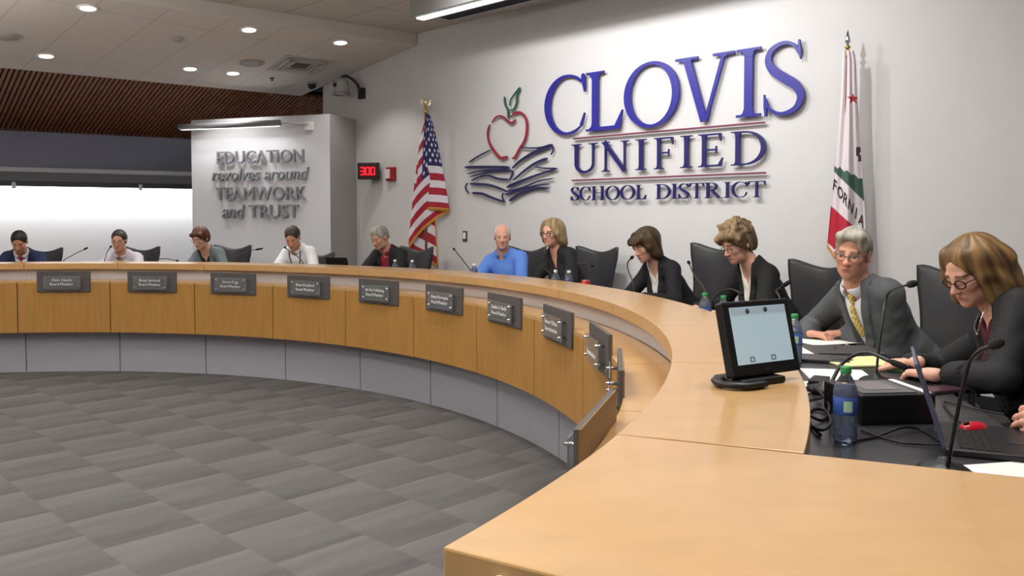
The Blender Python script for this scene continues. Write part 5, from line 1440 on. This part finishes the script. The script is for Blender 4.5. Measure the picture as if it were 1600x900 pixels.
# ------------------------------------------------------------------ flags
M_BRASS = mat('brass', (196, 158, 84), .3, 1.0)
M_POLE = mat('pole_wood', (120, 84, 50), .4)
M_FLAG = mat('flag_cloth', (200, 200, 200), .75, attr='Col', sheen=.2)
M_GOLD = mat('gold_fringe', (206, 150, 56), .6, .2)
DF = 6.70
def flag_frame(x, ytop):
    r = ray(x, ytop); k = (NW@CC+DF)/(r[:2]@NW); p = r*k; p[2] += CZ
    h = p[2]-PLAT; v = -p[:2]/np.linalg.norm(p[:2]); hd = math.degrees(math.atan2(v[1], v[0]))
    return frame((p[0], p[1], PLAT), hd), h, p[1]/F_PX
def pole(t, h, eagle):
    MB().lathe([(.001, 0), (.13, 0), (.13, .02), (.11, .045), (.05, .06), (.03, .09), (.024, .12), (.001, .12)], n=28).build('base', M_BRASS, t)
    MB().cyl((0, 0, .1), (0, 0, h-.17), .0145, n=14).build('pole', M_POLE, t)
    MB().lathe([(.0145, h-.19), (.02, h-.185), (.02, h-.15), (.012, h-.14), (.012, h-.115), (.024, h-.105), (.012, h-.09), (.001, h-.088)], n=18).build('ferrule', M_BRASS, t)
    if eagle:
        mb = MB(); mb.lathe([(.001, h-.10), (.022, h-.085), (.027, h-.06), (.018, h-.03), (.012, h-.015), (.001, h)], n=14)
        for s_ in (-1, 1):
            mb.add([(0, 0, h-.07), (s_*.02, .008, h-.05), (s_*.06, .0, h-.02), (s_*.055, -.004, h-.085), (s_*.025, -.006, h-.095), (0, -.012, h-.07), (s_*.02, -.012, h-.05), (s_*.06, -.01, h-.02), (s_*.055, -.012, h-.085), (s_*.025, -.014, h-.095)],
                   [(0, 1, 2, 3, 4), (9, 8, 7, 6, 5), (0, 5, 6, 1), (1, 6, 7, 2), (2, 7, 8, 3), (3, 8, 9, 4), (4, 9, 5, 0)])
        mb.build('finial', mat('pale_gold', (226, 214, 184), .3, .7), t, fix=True)
    else:
        MB().lathe([(.001, h-.10), (.014, h-.095), (.008, h-.08), (.022, h-.06), (.016, h-.03), (.001, h+.03)], n=12).build('finial', M_CHROME, t)
def interp(x, xs, ys): return np.interp(x, xs, ys)
# US flag
M, h, mp = flag_frame(665, 152)
t = thing('united_states_flag', 'gold-fringed American flag hanging on a brass-topped pole against the wall', 'flag', M)
pole(t, h, True)
Hh = 147*mp; ztop = h-26*mp
def us_pos(s_, v):
    ks = [0, .09, .19, .27, .36, .47, .58, .70, .82, .92, 1.0]
    lat = interp(s_, ks, [3, 22, 36, 16, -4, -18, -27, -18, -2, 10, 18])
    dep = interp(s_, ks, [.02, .06, .05, .005, .015, .05, .035, -.01, -.03, -.045, -.06])
    drp = interp(s_, ks, [0, 1, 3, 14, 30, 46, 60, 72, 80, 86, 92])
    k = .16+.84*min(1, v*1.05)**.75
    drop = (drp*(.35+.65*v))*mp
    return (-lat*mp*k, .02+dep*k+.012*math.sin(18*s_+5*v), ztop-v*Hh-drop)
NU, NV = 150, 105; V = []; C = []
for j in range(NV+1):
    for i in range(NU+1): V.append(us_pos(i/NU, j/NV))
Fc = [(j*(NU+1)+i, j*(NU+1)+i+1, (j+1)*(NU+1)+i+1, (j+1)*(NU+1)+i) for j in range(NV) for i in range(NU)]
o = link_mesh('cloth', V, Fc, M_FLAG, t, smooth=True)
ca = o.data.color_attributes.new('Col', 'FLOAT_COLOR', 'CORNER')
cols = np.zeros((len(Fc), 4, 4), np.float32); cols[..., 3] = 1
RED, WHT, BLU, GLD = lin((168, 28, 50)), lin((222, 216, 224)), lin((34, 38, 92)), lin((206, 150, 56))
for f in range(len(Fc)):
    s_ = (f % NU+.5)/NU; v = (f//NU+.5)/NV
    c = RED if int(v*13) % 2 == 0 else WHT
    if s_ < .40 and v < 7/13:
        c = BLU; a = s_/.40*12; b_ = v/(7/13)*10
        ra, rb = round(a), round(b_)
        if 0 < ra < 12 and 0 < rb < 10 and (ra+rb) % 2 == 0 and math.hypot(a-ra, (b_-rb)*.9) < .34: c = WHT
    if v > .985 or s_ > .985: c = GLD
    cols[f, :, :3] = c
ca.data.foreach_set('color', cols.ravel())
sd = o.modifiers.new('thickness', 'SOLIDIFY'); sd.thickness = .002; sd.offset = 0
mb = MB()
ps = [us_pos(i/60, 1.0) for i in range(61)]; mb.tube([Vector(q)-Vector((0, 0, .012)) for q in ps], .006, 6)
ps = [us_pos(1.0, j/40) for j in range(41)]; mb.tube([Vector(q) for q in ps], .006, 6)
mb.build('fringe', M_GOLD, t)
# California flag
M, h, mp = flag_frame(1325, 46)
t = thing('california_flag', 'white California flag with a red star, bear and lettering hanging at the right', 'flag', M)
pole(t, h-.03, False)
ztop = h-(80-46)*mp
def ca_pos(a, y):                               # a in -1..1 across the bundle, y = picture row below the pole top
    v = (y-80)/320
    xl = interp(y, [80, 150, 250, 330, 385, 470], [1318, 1316, 1309, 1303, 1299, 1302]); xr = interp(y, [80, 95, 150, 250, 310, 400, 470], [1334, 1337, 1340, 1347, 1352, 1358, 1356])
    x = xl+(xr-xl)*(a*.5+.5)
    dep = .03+.03*math.sin(a*4.2+.6+v*1.2)*(.3+.9*v)+.012*math.cos(a*9)
    return (-(x-1325)*mp, dep, ztop-(y-80)*mp), x
NU, NV = 70, 190; V = []; XY = []
for j in range(NV+1):
    y = 80+385*j/NV
    for i in range(NU+1):
        q, x = ca_pos(-1+2*i/NU, y); V.append(q); XY.append((x, y))
Fc = [(j*(NU+1)+i, j*(NU+1)+i+1, (j+1)*(NU+1)+i+1, (j+1)*(NU+1)+i) for j in range(NV) for i in range(NU)]
o = link_mesh('cloth', V, Fc, M_FLAG, t, smooth=True)
ca = o.data.color_attributes.new('Col', 'FLOAT_COLOR', 'CORNER')
cols = np.zeros((len(Fc), 4, 4), np.float32); cols[..., 3] = 1
CW, CG, CR, CB = lin((224, 214, 218)), lin((62, 92, 82)), lin((184, 26, 54)), lin((62, 52, 62))
def star(x, y, cx, cy, r):
    a = math.atan2(x-cx, -(y-cy)); d = math.hypot(x-cx, y-cy); k = abs(((a/(2*PI/5)) % 1)-.5)*2
    return d < r*(.42+.58*k**2.2)
for f in range(len(Fc)):
    i, j = f % NU, f//NU; x, y = XY[j*(NU+1)+i]; c = CW
    gl = 256+(x-1310)*.55+1.5*math.sin(x*.6); gb = 268+(x-1311)*1.06
    if gl < y < gb: c = CG
    if star(x, y, 1333.5, 153, 9): c = CR
    if (1339 < x < 1347.5 and 227 < y < 250 and not (x < 1342 and y > 241) and not (x > 1344 and 236 < y < 240)): c = CB
    rt = 318+(x-1304)*.95
    if rt < y < rt+62: c = CR
    hem = 380+(x-1301)*1.55
    if y > hem: c = GLD
    cols[f, :, :3] = c
ca.data.foreach_set('color', cols.ravel())
import bmesh
bm = bmesh.new(); bm.from_mesh(o.data); bm.faces.ensure_lookup_table()
kill = [bm.faces[f] for f in range(len(Fc)) if XY[(f//NU)*(NU+1)+f % NU][1] > 387+(XY[(f//NU)*(NU+1)+f % NU][0]-1301)*1.55]
bmesh.ops.delete(bm, geom=kill, context='FACES'); bm.to_mesh(o.data); bm.free()
sd = o.modifiers.new('thickness', 'SOLIDIFY'); sd.thickness = .002; sd.offset = 0
# lettering follows the cloth: each letter bent onto it
for k, ch in enumerate('FORNIA'):
    Vt, Ft = text_verts(ch, 0, .1, 2, .022)
    Vt[:, 0] -= Vt[:, 0].mean(); hgt = .72
    f_ = k/5; cx, cy = 1309.5+f_*39, 287+f_*54
    out = []
    for q in Vt:
        ex = q[0]*13.5; ey = -(q[1]-.35)*25
        x, y = cx+ex*.80-ey*.10, cy+ex*1.0+ey*.92
        xl = interp(y, [80, 150, 250, 330, 385, 470], [1318, 1316, 1309, 1303, 1299, 1302]); xr = interp(y, [80, 95, 150, 250, 310, 400, 470], [1334, 1337, 1340, 1347, 1352, 1358, 1356])
        a = ((x-xl)/(xr-xl)-.5)*2; p_, _ = ca_pos(max(-1, min(1, a)), y); out.append((p_[0], p_[1]+.003+.0015*(q[2] > 0), p_[2]))
    link_mesh('letter', out, Ft, mat('flag_ink', (56, 40, 48), .7), t)
# ------------------------------------------------------------------ lights
def area(name, loc, size, power, rot=(0, 0, 0), color=(1, 1, 1), sy=None, spread=180):
    l = bpy.data.lights.new(name, 'AREA'); l.energy = power; l.color = color; l.size = size; l.spread = R_(spread)
    if sy: l.shape = 'RECTANGLE'; l.size_y = sy
    o = bpy.data.objects.new(name, l); COL.objects.link(o); o.location = loc; o.rotation_euler = rot; return o
def spot(name, loc, tgt, power, ang=60, blend=.6, color=(1, 1, 1), rad=.05):
    l = bpy.data.lights.new(name, 'SPOT'); l.energy = power; l.color = color; l.spot_size = R_(ang); l.spot_blend = blend; l.shadow_soft_size = rad
    o = bpy.data.objects.new(name, l); COL.objects.link(o); o.location = loc
    o.rotation_euler = (Vector(tgt)-Vector(loc)).to_track_quat('-Z', 'Y').to_euler(); return o
aw = math.atan2(UW[1], UW[0])
WARM = (1, .972, .93)
# ceiling panels of the big room
for u, d, pw in ((1.5, 3.6, 75), (4.5, 3.6, 75), (4.5, 0.5, 85), (1.5, 0.5, 85), (4.5, -3, 80), (1.0, -3, 80), (-3, -3, 70), (-6, -3, 60)):
    x, y, z = wf(u, d, ZC-.03)
    area('ceiling_panel_light', (x, y, z), 1.2, pw, (0, 0, aw), WARM, .6)
for q in LAMPS: spot('downlight_lamp', q, q+Vector((0, 0, -1)), 55, 110, .5, WARM, .07)
# lights grazing the sign wall
for u, pw in ((0.3, 105), (1.5, 115), (2.7, 100)):
    a = wall_pt(u, ZC-.05, 2.0); spot('sign_spotlight', a, wall_pt(u, 2.9, 0), pw*1.25, 112, 1.0, (1, 1, 1), .05)
# strip hidden behind the valance washes the wall at the left
c = bw(1.5, 2.10, .13); area('cove_strip_light', c, 9, 130, (0, 0, math.atan2(BD[1], BD[0])), (1, 1, 1), .10)
# bar light on the motto panel
sm = (sa+sb)/2; c = face(sm, za-.045, .17)
area('bar_light_lamp', c, sb-sa, 15, (R_(-30), 0, math.atan2(FD[1], FD[0])), (1, 1, 1), .05)
# unseen up-facing area lights added to brighten the ceiling and soffit, without fixtures
for u, d, pw in ((-2.2, 1.0, 130), (1.6, 1.6, 110), (-4.6, -1.0, 110), (1.5, -2.5, 80)):
    x, y, z = wf(u, d, 2.95); area('added_uplight', (x, y, z), 2.0, pw, (PI, 0, aw), WARM, .3)
w = bpy.data.worlds.new('world'); w.use_nodes = True; SC.world = w
w.node_tree.nodes['Background'].inputs[0].default_value = (.9, .92, 1, 1); w.node_tree.nodes['Background'].inputs[1].default_value = .15
# ------------------------------------------------------------------ camera
cam = bpy.data.cameras.new('camera'); cam.sensor_width = 36; cam.lens = F_PX/1600*36
cam.shift_y = -((450-HORIZON)-F_PX*math.tan(PITCH))/1600
cam.clip_start = .05
co = bpy.data.objects.new('camera', cam); COL.objects.link(co); co.location = (0, 0, CZ); co.rotation_euler = (R_(90)-PITCH, 0, 0)
SC.camera = co
SC.view_settings.view_transform = 'Standard'; SC.view_settings.look = 'None'; SC.view_settings.gamma = 1; SC.view_settings.use_curve_mapping = False
SC.view_settings.exposure = -.18
